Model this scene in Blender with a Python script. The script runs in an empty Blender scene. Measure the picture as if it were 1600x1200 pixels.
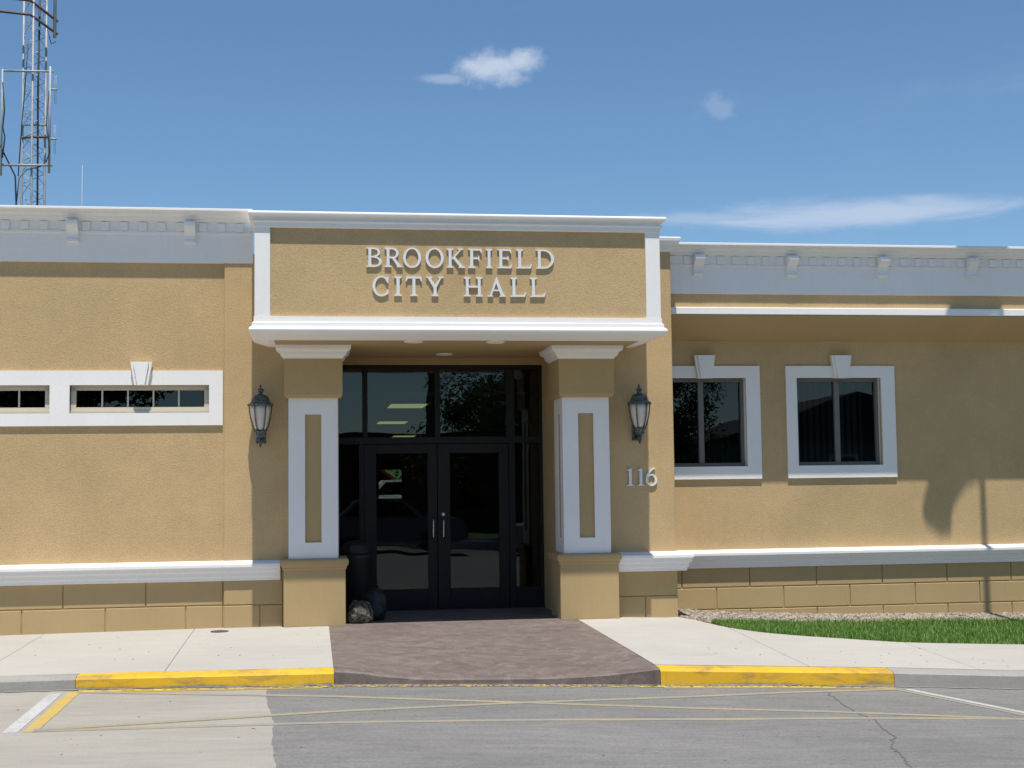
import bpy, bmesh, math, random
from mathutils import Vector, Matrix
rnd = random.Random(7)
R = math.radians
S = bpy.context.scene
COL = S.collection
# ------------------------------------------------------------------ camera
CAMY, CAMZ = -16.03, 1.585
def cam_axes(yaw, pitch, roll):
    cy, sy, cp, sp = math.cos(yaw), math.sin(yaw), math.cos(pitch), math.sin(pitch)
    fwd = Vector((sy*cp, cy*cp, sp)); right = Vector((cy, -sy, 0)); up = right.cross(fwd)
    c, s = math.cos(roll), math.sin(roll)
    return c*right + s*up, -s*right + c*up, fwd
cr, cu, cf = cam_axes(R(8.35), R(4.08), R(-.704))
cam = bpy.data.cameras.new('camera'); camo = bpy.data.objects.new('camera', cam); COL.objects.link(camo)
cam.sensor_width = 36; cam.lens = 2150/1600*36; cam.clip_end = 3000
m = Matrix.Identity(4)
for i in range(3):
    m[i][0] = cr[i]; m[i][1] = cu[i]; m[i][2] = -cf[i]
m[0][3], m[1][3], m[2][3] = 0, CAMY, CAMZ
camo.matrix_world = m
S.camera = camo
# ------------------------------------------------------------------ sky, sun, exposure
SUN_EL = 72.6
W = bpy.data.worlds.new('World'); S.world = W; W.use_nodes = True
nt = W.node_tree; nt.nodes.clear()
def N(tree, typ, **kw):
    n = tree.nodes.new(typ)
    for k, v in kw.items():
        if k.startswith('i_'):
            n.inputs[int(k[2:])].default_value = v
        else: setattr(n, k, v)
    return n
def math_n(tree, op, a, b=None, clamp=False):
    n = tree.nodes.new('ShaderNodeMath'); n.operation = op; n.use_clamp = clamp
    for i, v in enumerate((a, b)):
        if v is None: continue
        if isinstance(v, (int, float)): n.inputs[i].default_value = v
        else: tree.links.new(v, n.inputs[i])
    return n.outputs[0]
sky = N(nt, 'ShaderNodeTexSky', sky_type='NISHITA', sun_disc=False, sun_elevation=R(SUN_EL), sun_rotation=math.pi,
        altitude=200, air_density=1.0, dust_density=.15, ozone_density=6.0)
tc = N(nt, 'ShaderNodeTexCoord'); sep = N(nt, 'ShaderNodeSeparateXYZ'); nt.links.new(tc.outputs['Generated'], sep.inputs[0])
X_, Y_, Z_ = sep.outputs
az = math_n(nt, 'MULTIPLY', math_n(nt, 'ARCTAN2', X_, Y_), 57.2958)
el = math_n(nt, 'MULTIPLY', math_n(nt, 'ARCSINE', Z_), 57.2958)
comb = N(nt, 'ShaderNodeCombineXYZ'); nt.links.new(az, comb.inputs[0]); nt.links.new(el, comb.inputs[1])
def wnoise(sx, sy, detail, rough, dist=0, off=0):
    mp = N(nt, 'ShaderNodeMapping'); mp.inputs['Scale'].default_value = (sx, sy, 1); mp.inputs['Location'].default_value = (off, off*.7, off)
    nt.links.new(comb.outputs[0], mp.inputs[0])
    n = N(nt, 'ShaderNodeTexNoise'); n.inputs['Scale'].default_value = 1; n.inputs['Detail'].default_value = detail
    n.inputs['Roughness'].default_value = rough; n.inputs['Distortion'].default_value = dist
    nt.links.new(mp.outputs[0], n.inputs[0]); return n.outputs[0]
def smooth(v, a, b):
    n = N(nt, 'ShaderNodeMapRange', interpolation_type='SMOOTHSTEP'); nt.links.new(v, n.inputs[0])
    n.inputs[1].default_value = a; n.inputs[2].default_value = b; return n.outputs[0]
def blob(ca, ce, ra, re, noise, amp, a, b):
    da = math_n(nt, 'DIVIDE', math_n(nt, 'SUBTRACT', az, ca), ra)
    de = math_n(nt, 'DIVIDE', math_n(nt, 'SUBTRACT', el, ce), re)
    d = math_n(nt, 'SQRT', math_n(nt, 'ADD', math_n(nt, 'MULTIPLY', da, da), math_n(nt, 'MULTIPLY', de, de)))
    d = math_n(nt, 'ADD', d, math_n(nt, 'MULTIPLY', math_n(nt, 'SUBTRACT', noise, .5), amp))
    return smooth(d, a, b)
n1 = wnoise(1.1, 1.5, 9, .62, .2)
n2 = wnoise(.22, 1.1, 7, .62, .6, 3.1)
n3 = wnoise(.05, .16, 6, .6, .8, 9.7)
def mx(a, b): return math_n(nt, 'MAXIMUM', a, b)
cum = blob(7.75, 17.05, 2.0, .78, n1, 1.5, 1.15, .10)
cum = mx(cum, blob(8.9, 17.25, 1.1, .62, n1, 1.3, 1.15, .10))
cum = mx(cum, math_n(nt, 'MULTIPLY', blob(5.6, 16.6, 1.3, .25, n1, 1.2, 1.05, .3), .45))
cum = math_n(nt, 'MULTIPLY', cum, .74)
wisp = math_n(nt, 'MULTIPLY', blob(17.1, 15.2, 1.1, .75, n1, 2.2, 1.0, .1), .19)
streak = math_n(nt, 'MULTIPLY', blob(22.8, 10.7, 8.2, .70, n2, 1.6, 1.15, .1), .58)
streak = mx(streak, math_n(nt, 'MULTIPLY', blob(16.5, 10.75, 9., .4, n2, 1.7, 1.0, .1), .34))
veil = math_n(nt, 'MULTIPLY', smooth(n3, .52, .85), .15)
mask = mx(mx(cum, wisp), mx(streak, veil))
bgs = N(nt, 'ShaderNodeBackground'); bgs.inputs[1].default_value = .110
tint = N(nt, 'ShaderNodeMix', data_type='RGBA', blend_type='MULTIPLY'); tint.inputs[0].default_value = 1
nt.links.new(sky.outputs[0], tint.inputs[6]); tint.inputs[7].default_value = (.86, .96, .96, 1)
nt.links.new(tint.outputs[2], bgs.inputs[0])
bgc = N(nt, 'ShaderNodeBackground'); bgc.inputs[0].default_value = (.60, .66, .78, 1); bgc.inputs[1].default_value = 1.0
mixs = N(nt, 'ShaderNodeMixShader'); nt.links.new(mask, mixs.inputs[0]); nt.links.new(bgs.outputs[0], mixs.inputs[1]); nt.links.new(bgc.outputs[0], mixs.inputs[2])
wo = N(nt, 'ShaderNodeOutputWorld'); nt.links.new(mixs.outputs[0], wo.inputs[0])
sun = bpy.data.lights.new('sun', 'SUN'); sun.energy = 5.0; sun.angle = R(.53); sun.color = (1, .945, .865)
suno = bpy.data.objects.new('sun', sun); COL.objects.link(suno); suno.rotation_euler = (R(90-SUN_EL), 0, 0); suno.location = (0, -10, 30)
S.view_settings.view_transform = 'Standard'; S.view_settings.look = 'None'; S.view_settings.gamma = 1
S.view_settings.use_curve_mapping = False; S.view_settings.exposure = 0.15

# ------------------------------------------------------------------ materials
def new_mat(name):
    mt = bpy.data.materials.new(name); mt.use_nodes = True
    t = mt.node_tree; b = t.nodes['Principled BSDF']; return mt, t, b
def pos(t):
    return N(t, 'ShaderNodeNewGeometry').outputs['Position']
def tnoise(t, scale, detail=4, rough=.55, dist=0, sc=(1, 1, 1)):
    p = pos(t)
    mp = N(t, 'ShaderNodeMapping'); mp.inputs['Scale'].default_value = sc; t.links.new(p, mp.inputs[0])
    n = N(t, 'ShaderNodeTexNoise'); n.inputs['Scale'].default_value = scale; n.inputs['Detail'].default_value = detail
    n.inputs['Roughness'].default_value = rough; n.inputs['Distortion'].default_value = dist
    t.links.new(mp.outputs[0], n.inputs[0]); return n.outputs[0]
def trange(t, v, a, b, c=0, d=1, smoothst=False):
    n = N(t, 'ShaderNodeMapRange'); t.links.new(v, n.inputs[0])
    if smoothst: n.interpolation_type = 'SMOOTHSTEP'
    for i, x in enumerate((a, b, c, d)): n.inputs[i+1].default_value = x
    return n.outputs[0]
def tmix(t, f, a, b, blend='MIX'):
    n = N(t, 'ShaderNodeMix', data_type='RGBA', blend_type=blend)
    if isinstance(f, (int, float)): n.inputs[0].default_value = f
    else: t.links.new(f, n.inputs[0])
    for i, v in ((6, a), (7, b)):
        if isinstance(v, tuple): n.inputs[i].default_value = v if len(v) == 4 else v+(1,)
        else: t.links.new(v, n.inputs[i])
    return n.outputs[2]
def bump(t, b, h, strength, dist, prev=None):
    n = N(t, 'ShaderNodeBump'); n.inputs['Strength'].default_value = strength; n.inputs['Distance'].default_value = dist
    t.links.new(h, n.inputs['Height'])
    if prev is not None: t.links.new(prev, n.inputs['Normal'])
    t.links.new(n.outputs[0], b.inputs['Normal']); return n.outputs[0]
def scale_col(c, k): return tuple(min(1, x*k) for x in c)
def stucco(name, c, grain=1.0, var=.12, bstr=.6, rough=.9, dirt=.0):
    mt, t, b = new_mat(name)
    big = tnoise(t, .9, 4, .6); mid = tnoise(t, 9, 3, .6, sc=(1, 1, 1.6)); fine = tnoise(t, 55*grain, 4, .65)
    col = tmix(t, trange(t, big, .3, .7), scale_col(c, 1-var*.7), scale_col(c, 1+var*.7))
    col = tmix(t, trange(t, mid, .25, .75), tmix(t, 1.0, col, (1-var*.35,)*3, 'MULTIPLY'), col)
    col = tmix(t, trange(t, fine, .3, .62), tmix(t, 1.0, col, (1-var*1.2, 1-var*1.25, 1-var*1.3), 'MULTIPLY'), col)
    if dirt:
        ds = tnoise(t, 3.0, 5, .65, .4, sc=(6, 6, .5))
        col = tmix(t, trange(t, ds, .55, .8, 0, dirt), col, scale_col(c, .55))
    t.links.new(col, b.inputs['Base Color']); b.inputs['Roughness'].default_value = rough
    b.inputs['Specular IOR Level'].default_value = .25
    bump(t, b, fine, bstr, .006)
    return mt
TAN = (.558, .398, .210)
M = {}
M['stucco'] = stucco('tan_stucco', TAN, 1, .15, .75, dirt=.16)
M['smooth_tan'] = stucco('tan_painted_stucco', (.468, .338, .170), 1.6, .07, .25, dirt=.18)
M['white'] = stucco('white_trim', (.85, .83, .80), 1.4, .045, .22, .75, dirt=.12)
M['beige'] = stucco('beige_vinyl', (.62, .56, .44), 2, .03, .05, .5)
M['roof'] = stucco('roof_membrane', (.30, .30, .30), 1, .1, .2)
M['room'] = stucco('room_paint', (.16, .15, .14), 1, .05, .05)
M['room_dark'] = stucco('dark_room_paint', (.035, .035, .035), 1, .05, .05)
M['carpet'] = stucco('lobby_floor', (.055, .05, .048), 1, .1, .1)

def simple(name, c, rough=.5, metal=0, var=.08, scale=20, b_=0.0, spec=.5):
    mt, t, b = new_mat(name)
    n = tnoise(t, scale, 4, .6)
    t.links.new(tmix(t, trange(t, n, .3, .7), scale_col(c, 1-var), scale_col(c, 1+var)), b.inputs['Base Color'])
    b.inputs['Roughness'].default_value = rough; b.inputs['Metallic'].default_value = metal
    b.inputs['Specular IOR Level'].default_value = spec
    if b_: bump(t, b, n, b_, .004)
    return mt
M['bronze'] = simple('dark_bronze_aluminium', (.010, .0095, .0095), .5, 0, .1, 12, 0, .3)
M['winframe'] = simple('grey_window_frame', (.15, .145, .13), .45, 0, .06)
M['steel'] = simple('brushed_steel', (.62, .62, .60), .28, 1, .05)
M['galv'] = simple('galvanised_steel', (.33, .34, .35), .6, .2, .2, 6)
M['rust'] = simple('red_oxide_steel', (.085, .055, .05), .7, 0, .3, 8)
M['cable'] = simple('black_cable', (.02, .022, .03), .6)
M['black'] = simple('black_plastic', (.012, .012, .013), .55, 0, .2, 9, .2)
M['letter'] = simple('white_letter_enamel', (.74, .745, .75), .5, 0, .02)
M['number'] = simple('silver_number', (.78, .78, .78), .4, .1, .03)
def lantern_metal():
    mt, t, b = new_mat('verdigris_metal')
    n = tnoise(t, 45, 5, .65); n2_ = tnoise(t, 160, 3, .6)
    c = tmix(t, trange(t, n, .42, .66), (.035, .042, .045), (.17, .23, .23))
    c = tmix(t, trange(t, n2_, .55, .75, 0, .5), c, (.10, .055, .045))
    t.links.new(c, b.inputs['Base Color']); b.inputs['Metallic'].default_value = .55; b.inputs['Roughness'].default_value = .42
    bump(t, b, n, .3, .002); return mt
M['verdigris'] = lantern_metal()
def frosted():
    mt, t, b = new_mat('frosted_lamp_glass')
    n = tnoise(t, 14, 2, .5)
    t.links.new(tmix(t, n, (.58, .52, .44), (.70, .66, .58)), b.inputs['Base Color'])
    b.inputs['Roughness'].default_value = .35; b.inputs['Subsurface Weight'].default_value = .25
    b.inputs['Subsurface Radius'].default_value = (.03, .03, .03); return mt
M['frosted'] = frosted()
def glass(name, tint, rough=0.0):
    mt = bpy.data.materials.new(name); mt.use_nodes = True; t = mt.node_tree; t.nodes.clear()
    tr = N(t, 'ShaderNodeBsdfTransparent'); tr.inputs[0].default_value = tint+(1,)
    gl = N(t, 'ShaderNodeBsdfGlossy'); gl.inputs['Roughness'].default_value = rough; gl.inputs[0].default_value = (.95, .98, 1, 1)
    fr = N(t, 'ShaderNodeFresnel'); fr.inputs[0].default_value = 1.52
    n = tnoise(t, .9, 2, .5); bp_ = N(t, 'ShaderNodeBump'); bp_.inputs['Strength'].default_value = .10; bp_.inputs['Distance'].default_value = .02
    t.links.new(n, bp_.inputs['Height']); t.links.new(bp_.outputs[0], gl.inputs['Normal'])
    mxs = N(t, 'ShaderNodeMixShader'); t.links.new(fr.outputs[0], mxs.inputs[0]); t.links.new(tr.outputs[0], mxs.inputs[1]); t.links.new(gl.outputs[0], mxs.inputs[2])
    o = N(t, 'ShaderNodeOutputMaterial'); t.links.new(mxs.outputs[0], o.inputs[0]); return mt
M['glass'] = glass('tinted_glass', (.62, .64, .63))
M['darkglass'] = glass('dark_tinted_glass', (.42, .44, .45))
def emit(name, c, s):
    mt, t, b = new_mat(name)
    b.inputs['Base Color'].default_value = c+(1,); b.inputs['Emission Color'].default_value = c+(1,); b.inputs['Emission Strength'].default_value = s
    return mt
M['troffer'] = emit('fluorescent_diffuser', (.80, .86, .35), .55)
M['downlight'] = simple('downlight_lens', (.85, .78, .62), .4)
def concrete(name, c, streak=.0, var=.06, spk=.12, stain=.0, bstr=.25, fs=70):
    mt, t, b = new_mat(name)
    big = tnoise(t, .7, 5, .6, .3, sc=(.6, 1, 1)); fine = tnoise(t, fs, 4, .7); mid = tnoise(t, 7, 4, .65, 0, sc=(.35, 1.6, 1))
    col = tmix(t, trange(t, big, .3, .7), scale_col(c, 1-var), scale_col(c, 1+var))
    col = tmix(t, trange(t, mid, .35, .7, 0, 1), tmix(t, 1.0, col, (1-streak,)*3, 'MULTIPLY'), col)
    col = tmix(t, trange(t, fine, .3, .6), tmix(t, 1.0, col, (1-spk,)*3, 'MULTIPLY'), col)
    if stain:
        sn = tnoise(t, 2.3, 6, .7, .5, sc=(.5, 1.4, 1))
        col = tmix(t, trange(t, sn, .58, .8, 0, stain), col, scale_col(c, .5))
        dots = tnoise(t, 13, 2, .5)
        col = tmix(t, trange(t, dots, .74, .78, 0, .5), col, scale_col(c, .35))
    t.links.new(col, b.inputs['Base Color']); b.inputs['Roughness'].default_value = .88; b.inputs['Specular IOR Level'].default_value = .3
    bump(t, b, fine, bstr, .004); return mt
M['walk'] = concrete('pale_concrete', (.425, .408, .37), .05, .07, .07, .20)
M['joint'] = concrete('joint_grit', (.20, .19, .17))
M['kerb'] = concrete('kerb_concrete', (.33, .315, .29), .12, .12, .2, .5)
M['street_conc'] = concrete('street_concrete', (.35, .33, .29), .13, .10, .14, .38, fs=60)
M['asphalt'] = concrete('old_asphalt', (.224, .219, .211), .20, .12, .32, .45, .5, 45)
M['ground'] = concrete('soil', (.10, .085, .06), .1, .2, .2)
def yellow_kerb():
    mt, t, b = new_mat('yellow_kerb_paint')
    fine = tnoise(t, 60, 4, .7); scuff = tnoise(t, 3.2, 6, .7, .6, sc=(1, 1, 3)); drip = tnoise(t, 9, 5, .7, .2, sc=(2.2, 1, .35)); chip = tnoise(t, 24, 4, .6)
    c = tmix(t, trange(t, tnoise(t, 2, 4, .6), .3, .7), (.58, .345, .012), (.66, .415, .02))
    c = tmix(t, trange(t, scuff, .50, .70, 0, .8), c, (.24, .16, .07))
    c = tmix(t, trange(t, drip, .60, .75, 0, .55), c, (.17, .12, .07))
    c = tmix(t, trange(t, chip, .70, .74), c, (.28, .26, .23))
    t.links.new(c, b.inputs['Base Color']); b.inputs['Roughness'].default_value = .7; bump(t, b, fine, .25, .003); return mt
M['yellow'] = yellow_kerb()
def worn_paint(name, c, base, amount):
    mt, t, b = new_mat(name)
    w = tnoise(t, 26, 5, .75, .2); big = tnoise(t, 2.2, 3, .6)
    f = math_n(t, 'ADD', w, math_n(t, 'MULTIPLY', math_n(t, 'SUBTRACT', big, .5), .6))
    t.links.new(tmix(t, trange(t, f, amount-.12, amount+.12), c, base), b.inputs['Base Color'])
    b.inputs['Roughness'].default_value = .8; return mt
M['line_y'] = worn_paint('worn_yellow_line', (.36, .285, .13), (.25, .235, .205), .455)
M['line_y2'] = worn_paint('yellow_line', (.50, .34, .06), (.32, .28, .2), .56)
M['line_w'] = worn_paint('worn_white_line', (.46, .46, .46), (.35, .34, .32), .52)
M['spill_y'] = worn_paint('yellow_overspray', (.68, .45, .03), (.22, .20, .17), .52)
def stamped():
    mt, t, b = new_mat('stamped_concrete')
    big = tnoise(t, 1.5, 8, .66, 1.2, sc=(.8, 1.1, 1)); mid = tnoise(t, 4.5, 9, .72, 1.6, sc=(.85, 1.1, 1)); fine = tnoise(t, 60, 4, .7)
    c = tmix(t, trange(t, big, .32, .68), (.112, .086, .075), (.178, .142, .126))
    c = tmix(t, trange(t, mid, .46, .72, 0, .75), c, (.26, .213, .19))
    c = tmix(t, trange(t, mid, .28, .44, .6, 0), c, (.088, .066, .060))
    c = tmix(t, trange(t, fine, .3, .6), tmix(t, 1.0, c, (.8,)*3, 'MULTIPLY'), c)
    t.links.new(c, b.inputs['Base Color']); b.inputs['Roughness'].default_value = .72
    nb = bump(t, b, mid, .35, .012); bump(t, b, fine, .3, .003, nb); return mt
M['stamped'] = stamped()
def stones():
    mt, t, b = new_mat('river_gravel')
    oi = N(t, 'ShaderNodeNewGeometry').outputs['Random Per Island']
    cr_ = N(t, 'ShaderNodeValToRGB'); t.links.new(oi, cr_.inputs[0])
    e = cr_.color_ramp.elements; e[0].color = (.11, .095, .08, 1); e[1].color = (.38, .35, .30, 1)
    for p, c in ((.25, (.25, .21, .165, 1)), (.5, (.19, .135, .10, 1)), (.7, (.31, .275, .225, 1))):
        x = e.new(p); x.color = c
    t.links.new(cr_.outputs[0], b.inputs['Base Color']); b.inputs['Roughness'].default_value = .75; return mt
M['stones'] = stones()
def leafmat(name, a, bcol, dry=None, tr=.35):
    mt, t, b = new_mat(name)
    oi = N(t, 'ShaderNodeNewGeometry').outputs['Random Per Island']
    cr_ = N(t, 'ShaderNodeValToRGB'); t.links.new(oi, cr_.inputs[0])
    e = cr_.color_ramp.elements; e[0].color = a+(1,); e[1].color = bcol+(1,)
    if dry:
        e[1].position = .86; x = e.new(.93); x.color = dry+(1,)
    t.links.new(cr_.outputs[0], b.inputs['Base Color']); b.inputs['Roughness'].default_value = .55
    b.inputs['Transmission Weight'].default_value = 0
    td = N(t, 'ShaderNodeBsdfTranslucent'); t.links.new(cr_.outputs[0], td.inputs[0])
    ms = N(t, 'ShaderNodeMixShader'); ms.inputs[0].default_value = tr
    o = t.nodes['Material Output']; t.links.new(b.outputs[0], ms.inputs[1]); t.links.new(td.outputs[0], ms.inputs[2]); t.links.new(ms.outputs[0], o.inputs[0])
    return mt
M['grass'] = leafmat('lawn_grass', (.080, .20, .026), (.24, .45, .085), (.42, .36, .17))
M['leaf'] = leafmat('tree_leaf', (.022, .055, .012), (.07, .13, .03))
M['bark'] = simple('bark', (.07, .055, .042), .9, 0, .3, 14, .6)
M['debris'] = leafmat('dry_debris', (.12, .08, .045), (.40, .34, .26), None, .1)
def camo():
    mt, t, b = new_mat('camouflage_cloth')
    n = tnoise(t, 26, 3, .6, 1.5); n2_ = tnoise(t, 34, 3, .6, 1.5, sc=(1.3, .8, 1))
    c = tmix(t, trange(t, n, .47, .51), (.08, .07, .05), (.26, .235, .18))
    c = tmix(t, trange(t, n2_, .56, .59), c, (.035, .032, .026))
    t.links.new(c, b.inputs['Base Color']); b.inputs['Roughness'].default_value = .9; bump(t, b, n2_, .5, .02); return mt
M['camo'] = camo()

# ------------------------------------------------------------------ builders
def V3(p, base): return (p[0]-base[0], p[1]-base[1], p[2]-base[2])
ORG = {}
def world_org(o):
    v = Vector((0, 0, 0))
    while o is not None:
        v += o.location; o = o.parent
    return v
def link(name, me, mat, parent=None, smooth=False):
    """world-space mesh -> object, shifted under its parent"""
    o = bpy.data.objects.new(name, me); COL.objects.link(o)
    if mat is not None and not me.materials: me.materials.append(M[mat] if isinstance(mat, str) else mat)
    if parent is not None:
        o.parent = parent; me.transform(Matrix.Translation(-world_org(parent)))
    if smooth:
        for p in me.polygons: p.use_smooth = True
    return o
def from_bm(name, bm, mat, parent=None, smooth=False, recalc=True):
    if recalc: bmesh.ops.recalc_face_normals(bm, faces=bm.faces)
    me = bpy.data.meshes.new(name); bm.to_mesh(me); bm.free()
    return link(name, me, mat, parent, smooth)
def add_box(bm, x0, x1, y0, y1, z0, z1, bevel=0, seg=1):
    r = bmesh.ops.create_cube(bm, size=1)
    vs = r['verts']
    for v in vs:
        v.co = Vector(((x0+x1)/2+v.co.x*(x1-x0), (y0+y1)/2+v.co.y*(y1-y0), (z0+z1)/2+v.co.z*(z1-z0)))
    if bevel:
        es = list({e for v in vs for e in v.link_edges})
        bmesh.ops.bevel(bm, geom=es, offset=bevel, segments=seg, affect='EDGES', profile=.5)
def box(name, x0, x1, y0, y1, z0, z1, mat, parent=None, bevel=.006, seg=1):
    bm = bmesh.new(); add_box(bm, x0, x1, y0, y1, z0, z1, bevel, seg); return from_bm(name, bm, mat, parent)
def boxes(name, lst, mat, parent=None, bevel=0):
    bm = bmesh.new()
    for b in lst: add_box(bm, *b, bevel)
    return from_bm(name, bm, mat, parent)
def add_prism(bm, poly, f0, f1):
    """poly list of 2d -> points via f0/f1 mapping functions"""
    a = [bm.verts.new(f0(p)) for p in poly]; b = [bm.verts.new(f1(p)) for p in poly]
    n = len(poly)
    bm.faces.new(a); bm.faces.new(b[::-1])
    for i in range(n): bm.faces.new((a[i], b[i], b[(i+1) % n], a[(i+1) % n]))
def add_sweep(bm, path, prof, closed=False):
    P = [Vector(p) for p in path]; n = len(P); rings = []
    def nrm(a, b):
        d = (b-a).normalized(); return Vector((d.y, -d.x))
    for i in range(n):
        ns = []
        if i > 0 or closed: ns.append(nrm(P[i-1], P[i]))
        if i < n-1 or closed: ns.append(nrm(P[i], P[(i+1) % n]))
        mv = ns[0] if len(ns) == 1 else (ns[0]+ns[1])/(1+ns[0].dot(ns[1]))
        rings.append([bm.verts.new((P[i].x+mv.x*o, P[i].y+mv.y*o, z)) for o, z in prof])
    k = len(prof)
    for i in range(n if closed else n-1):
        a, b = rings[i], rings[(i+1) % n]
        for j in range(k): bm.faces.new((a[j], a[(j+1) % k], b[(j+1) % k], b[j]))
    if not closed:
        bm.faces.new(rings[0]); bm.faces.new(rings[-1][::-1])
def sweep(name, path, prof, mat, parent=None, closed=False):
    bm = bmesh.new(); add_sweep(bm, path, prof, closed); return from_bm(name, bm, mat, parent)
def add_lathe(bm, prof, cx, cy, seg=20):
    rings = []
    for r, z in prof:
        rings.append([bm.verts.new((cx+r*math.cos(2*math.pi*k/seg), cy+r*math.sin(2*math.pi*k/seg), z)) for k in range(seg)])
    for a, b in zip(rings, rings[1:]):
        for k in range(seg): bm.faces.new((a[k], a[(k+1) % seg], b[(k+1) % seg], b[k]))
    bm.faces.new(rings[0][::-1]); bm.faces.new(rings[-1])
def lathe(name, prof, cx, cy, mat, parent=None, seg=20, smooth=True):
    bm = bmesh.new(); add_lathe(bm, prof, cx, cy, seg); o = from_bm(name, bm, mat, parent, smooth); return o
def add_tube(bm, pts, rad, seg=6):
    pts = [Vector(p) for p in pts]; rings = []
    rr = rad if isinstance(rad, (list, tuple)) else [rad]*len(pts)
    for i, p in enumerate(pts):
        d = (pts[min(i+1, len(pts)-1)]-pts[max(i-1, 0)]).normalized()
        a = d.cross(Vector((0, 0, 1)) if abs(d.z) < .9 else Vector((1, 0, 0))).normalized(); b = d.cross(a)
        rings.append([bm.verts.new(p+(a*math.cos(2*math.pi*k/seg)+b*math.sin(2*math.pi*k/seg))*rr[i]) for k in range(seg)])
    for a, b in zip(rings, rings[1:]):
        for k in range(seg): bm.faces.new((a[k], a[(k+1) % seg], b[(k+1) % seg], b[k]))
    bm.faces.new(rings[0][::-1]); bm.faces.new(rings[-1])
def tube(name, pts, rad, mat, parent=None, seg=6, smooth=True):
    bm = bmesh.new(); add_tube(bm, pts, rad, seg); return from_bm(name, bm, mat, parent, smooth)
def tag(o, label, cat, group=None, kind=None):
    o['label'] = label; o['category'] = cat
    if group: o['group'] = group
    if kind: o['kind'] = kind
    return o
def empty(name, loc):
    o = bpy.data.objects.new(name, None); COL.objects.link(o); o.location = loc; o.empty_display_size = .2; return o
def interp(x, t):
    if x <= t[0][0]: return t[0][1]
    for (a, u), (b, v) in zip(t, t[1:]):
        if x <= b: return u+(v-u)*(x-a)/(b-a)
    return t[-1][1]
def grid_sheet(name, xs, yfun, ny, zf, mat, parent=None, thick=0):
    """surface over X stations xs; yfun(x)->(y0,y1)"""
    bm = bmesh.new(); rows = []
    for x in xs:
        y0, y1 = yfun(x)
        rows.append([bm.verts.new((x, y0+(y1-y0)*j/ny, zf(x, y0+(y1-y0)*j/ny))) for j in range(ny+1)])
    for a, b in zip(rows, rows[1:]):
        for j in range(ny): bm.faces.new((a[j], b[j], b[j+1], a[j+1]))
    if thick:
        r = bmesh.ops.extrude_face_region(bm, geom=list(bm.faces))
        for v in r['geom']:
            if isinstance(v, bmesh.types.BMVert): v.co.z -= thick
        return from_bm(name, bm, mat, parent)
    o = from_bm(name, bm, mat, parent, recalc=False)
    return o
def frange(a, b, n): return [a+(b-a)*i/n for i in range(n+1)]

# ------------------------------------------------------------------ ground levels
KT = [(-8, -.066), (-2, -.064), (.2, -.083), (3.2, -.154), (4.25, -.199), (5.5, -.250), (6.8, -.32), (10, -.42), (16, -.5)]
KB = [(-8, -.18), (-2, -.18), (.2, -.212), (1.7, -.257), (3.2, -.315), (4.25, -.348), (5.5, -.402), (6.8, -.47), (10, -.56), (16, -.63)]
WZ = [(-8, -.05), (-3.4, -.04), (0, -.012), (3.6, -.014), (4.3, -.04), (6.5, -.138), (9.2, -.19), (14, -.25)]
KY = -3.43                                           # kerb face
def g(X, Y):
    yb = -.18 if X < 4.3 else -.18+(min(X, 5)-4.3)/.7*.95
    if X <= 4.3 and Y > -.18: return interp(X, WZ)
    t = (Y-KY)/(yb-KY); return interp(X, KT)*(1-t)+interp(X, WZ)*t
def st(X, Y=0): return interp(X, KB)
def stru(o, label, cat): return tag(o, label, cat, None, 'structure')
# large ground sheet
bm = bmesh.new()
vs = [bm.verts.new(p) for p in ((-400, -400, -.75), (400, -400, -.75), (400, 600, -.75), (-400, 600, -.75))]; bm.faces.new(vs)
stru(from_bm('ground', bm, 'ground', recalc=False), 'bare soil stretching away around the building', 'ground')
XS = sorted(set([-60, -30, -12] + frange(-8, 16, 120) + [30, 60]))
BX = [(-25, .1), (-7.02, -.23), (-5.35, -.29), (-3.71, -.39), (-3, -.4)]
jit = random.Random(3)
def bx(y): return interp(y, BX)
# street: concrete on the left, asphalt on the right, the seam slightly ragged
def street(name, side, mat):
    bm = bmesh.new(); ys = frange(-22, -8, 7)[:-1]+frange(-8, -3.3, 60); rows = []
    for y in ys:
        j = .008*math.sin(y*3.3)+.004*math.sin(y*11.7+1)+.003*math.sin(y*31+2)
        if side < 0: xs = [-60, -30, -12]+[-8+(bx(y)+j+8)*i/20 for i in range(21)]
        else: xs = [bx(y)+j+.0005]+[x for x in frange(0.3, 16, 70)]+[30, 60]
        rows.append([bm.verts.new((x, y, st(x))) for x in xs])
    for a, b in zip(rows, rows[1:]):
        for i in range(len(a)-1): bm.faces.new((a[i], a[i+1], b[i+1], b[i]))
    return from_bm(name, bm, mat, recalc=False)
stru(street('concrete_street', -1, 'street_conc'), 'pale concrete street surface left of the asphalt seam', 'street')
stru(street('asphalt_street', 1, 'asphalt'), 'grey worn asphalt in front of the entrance', 'street')

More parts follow.
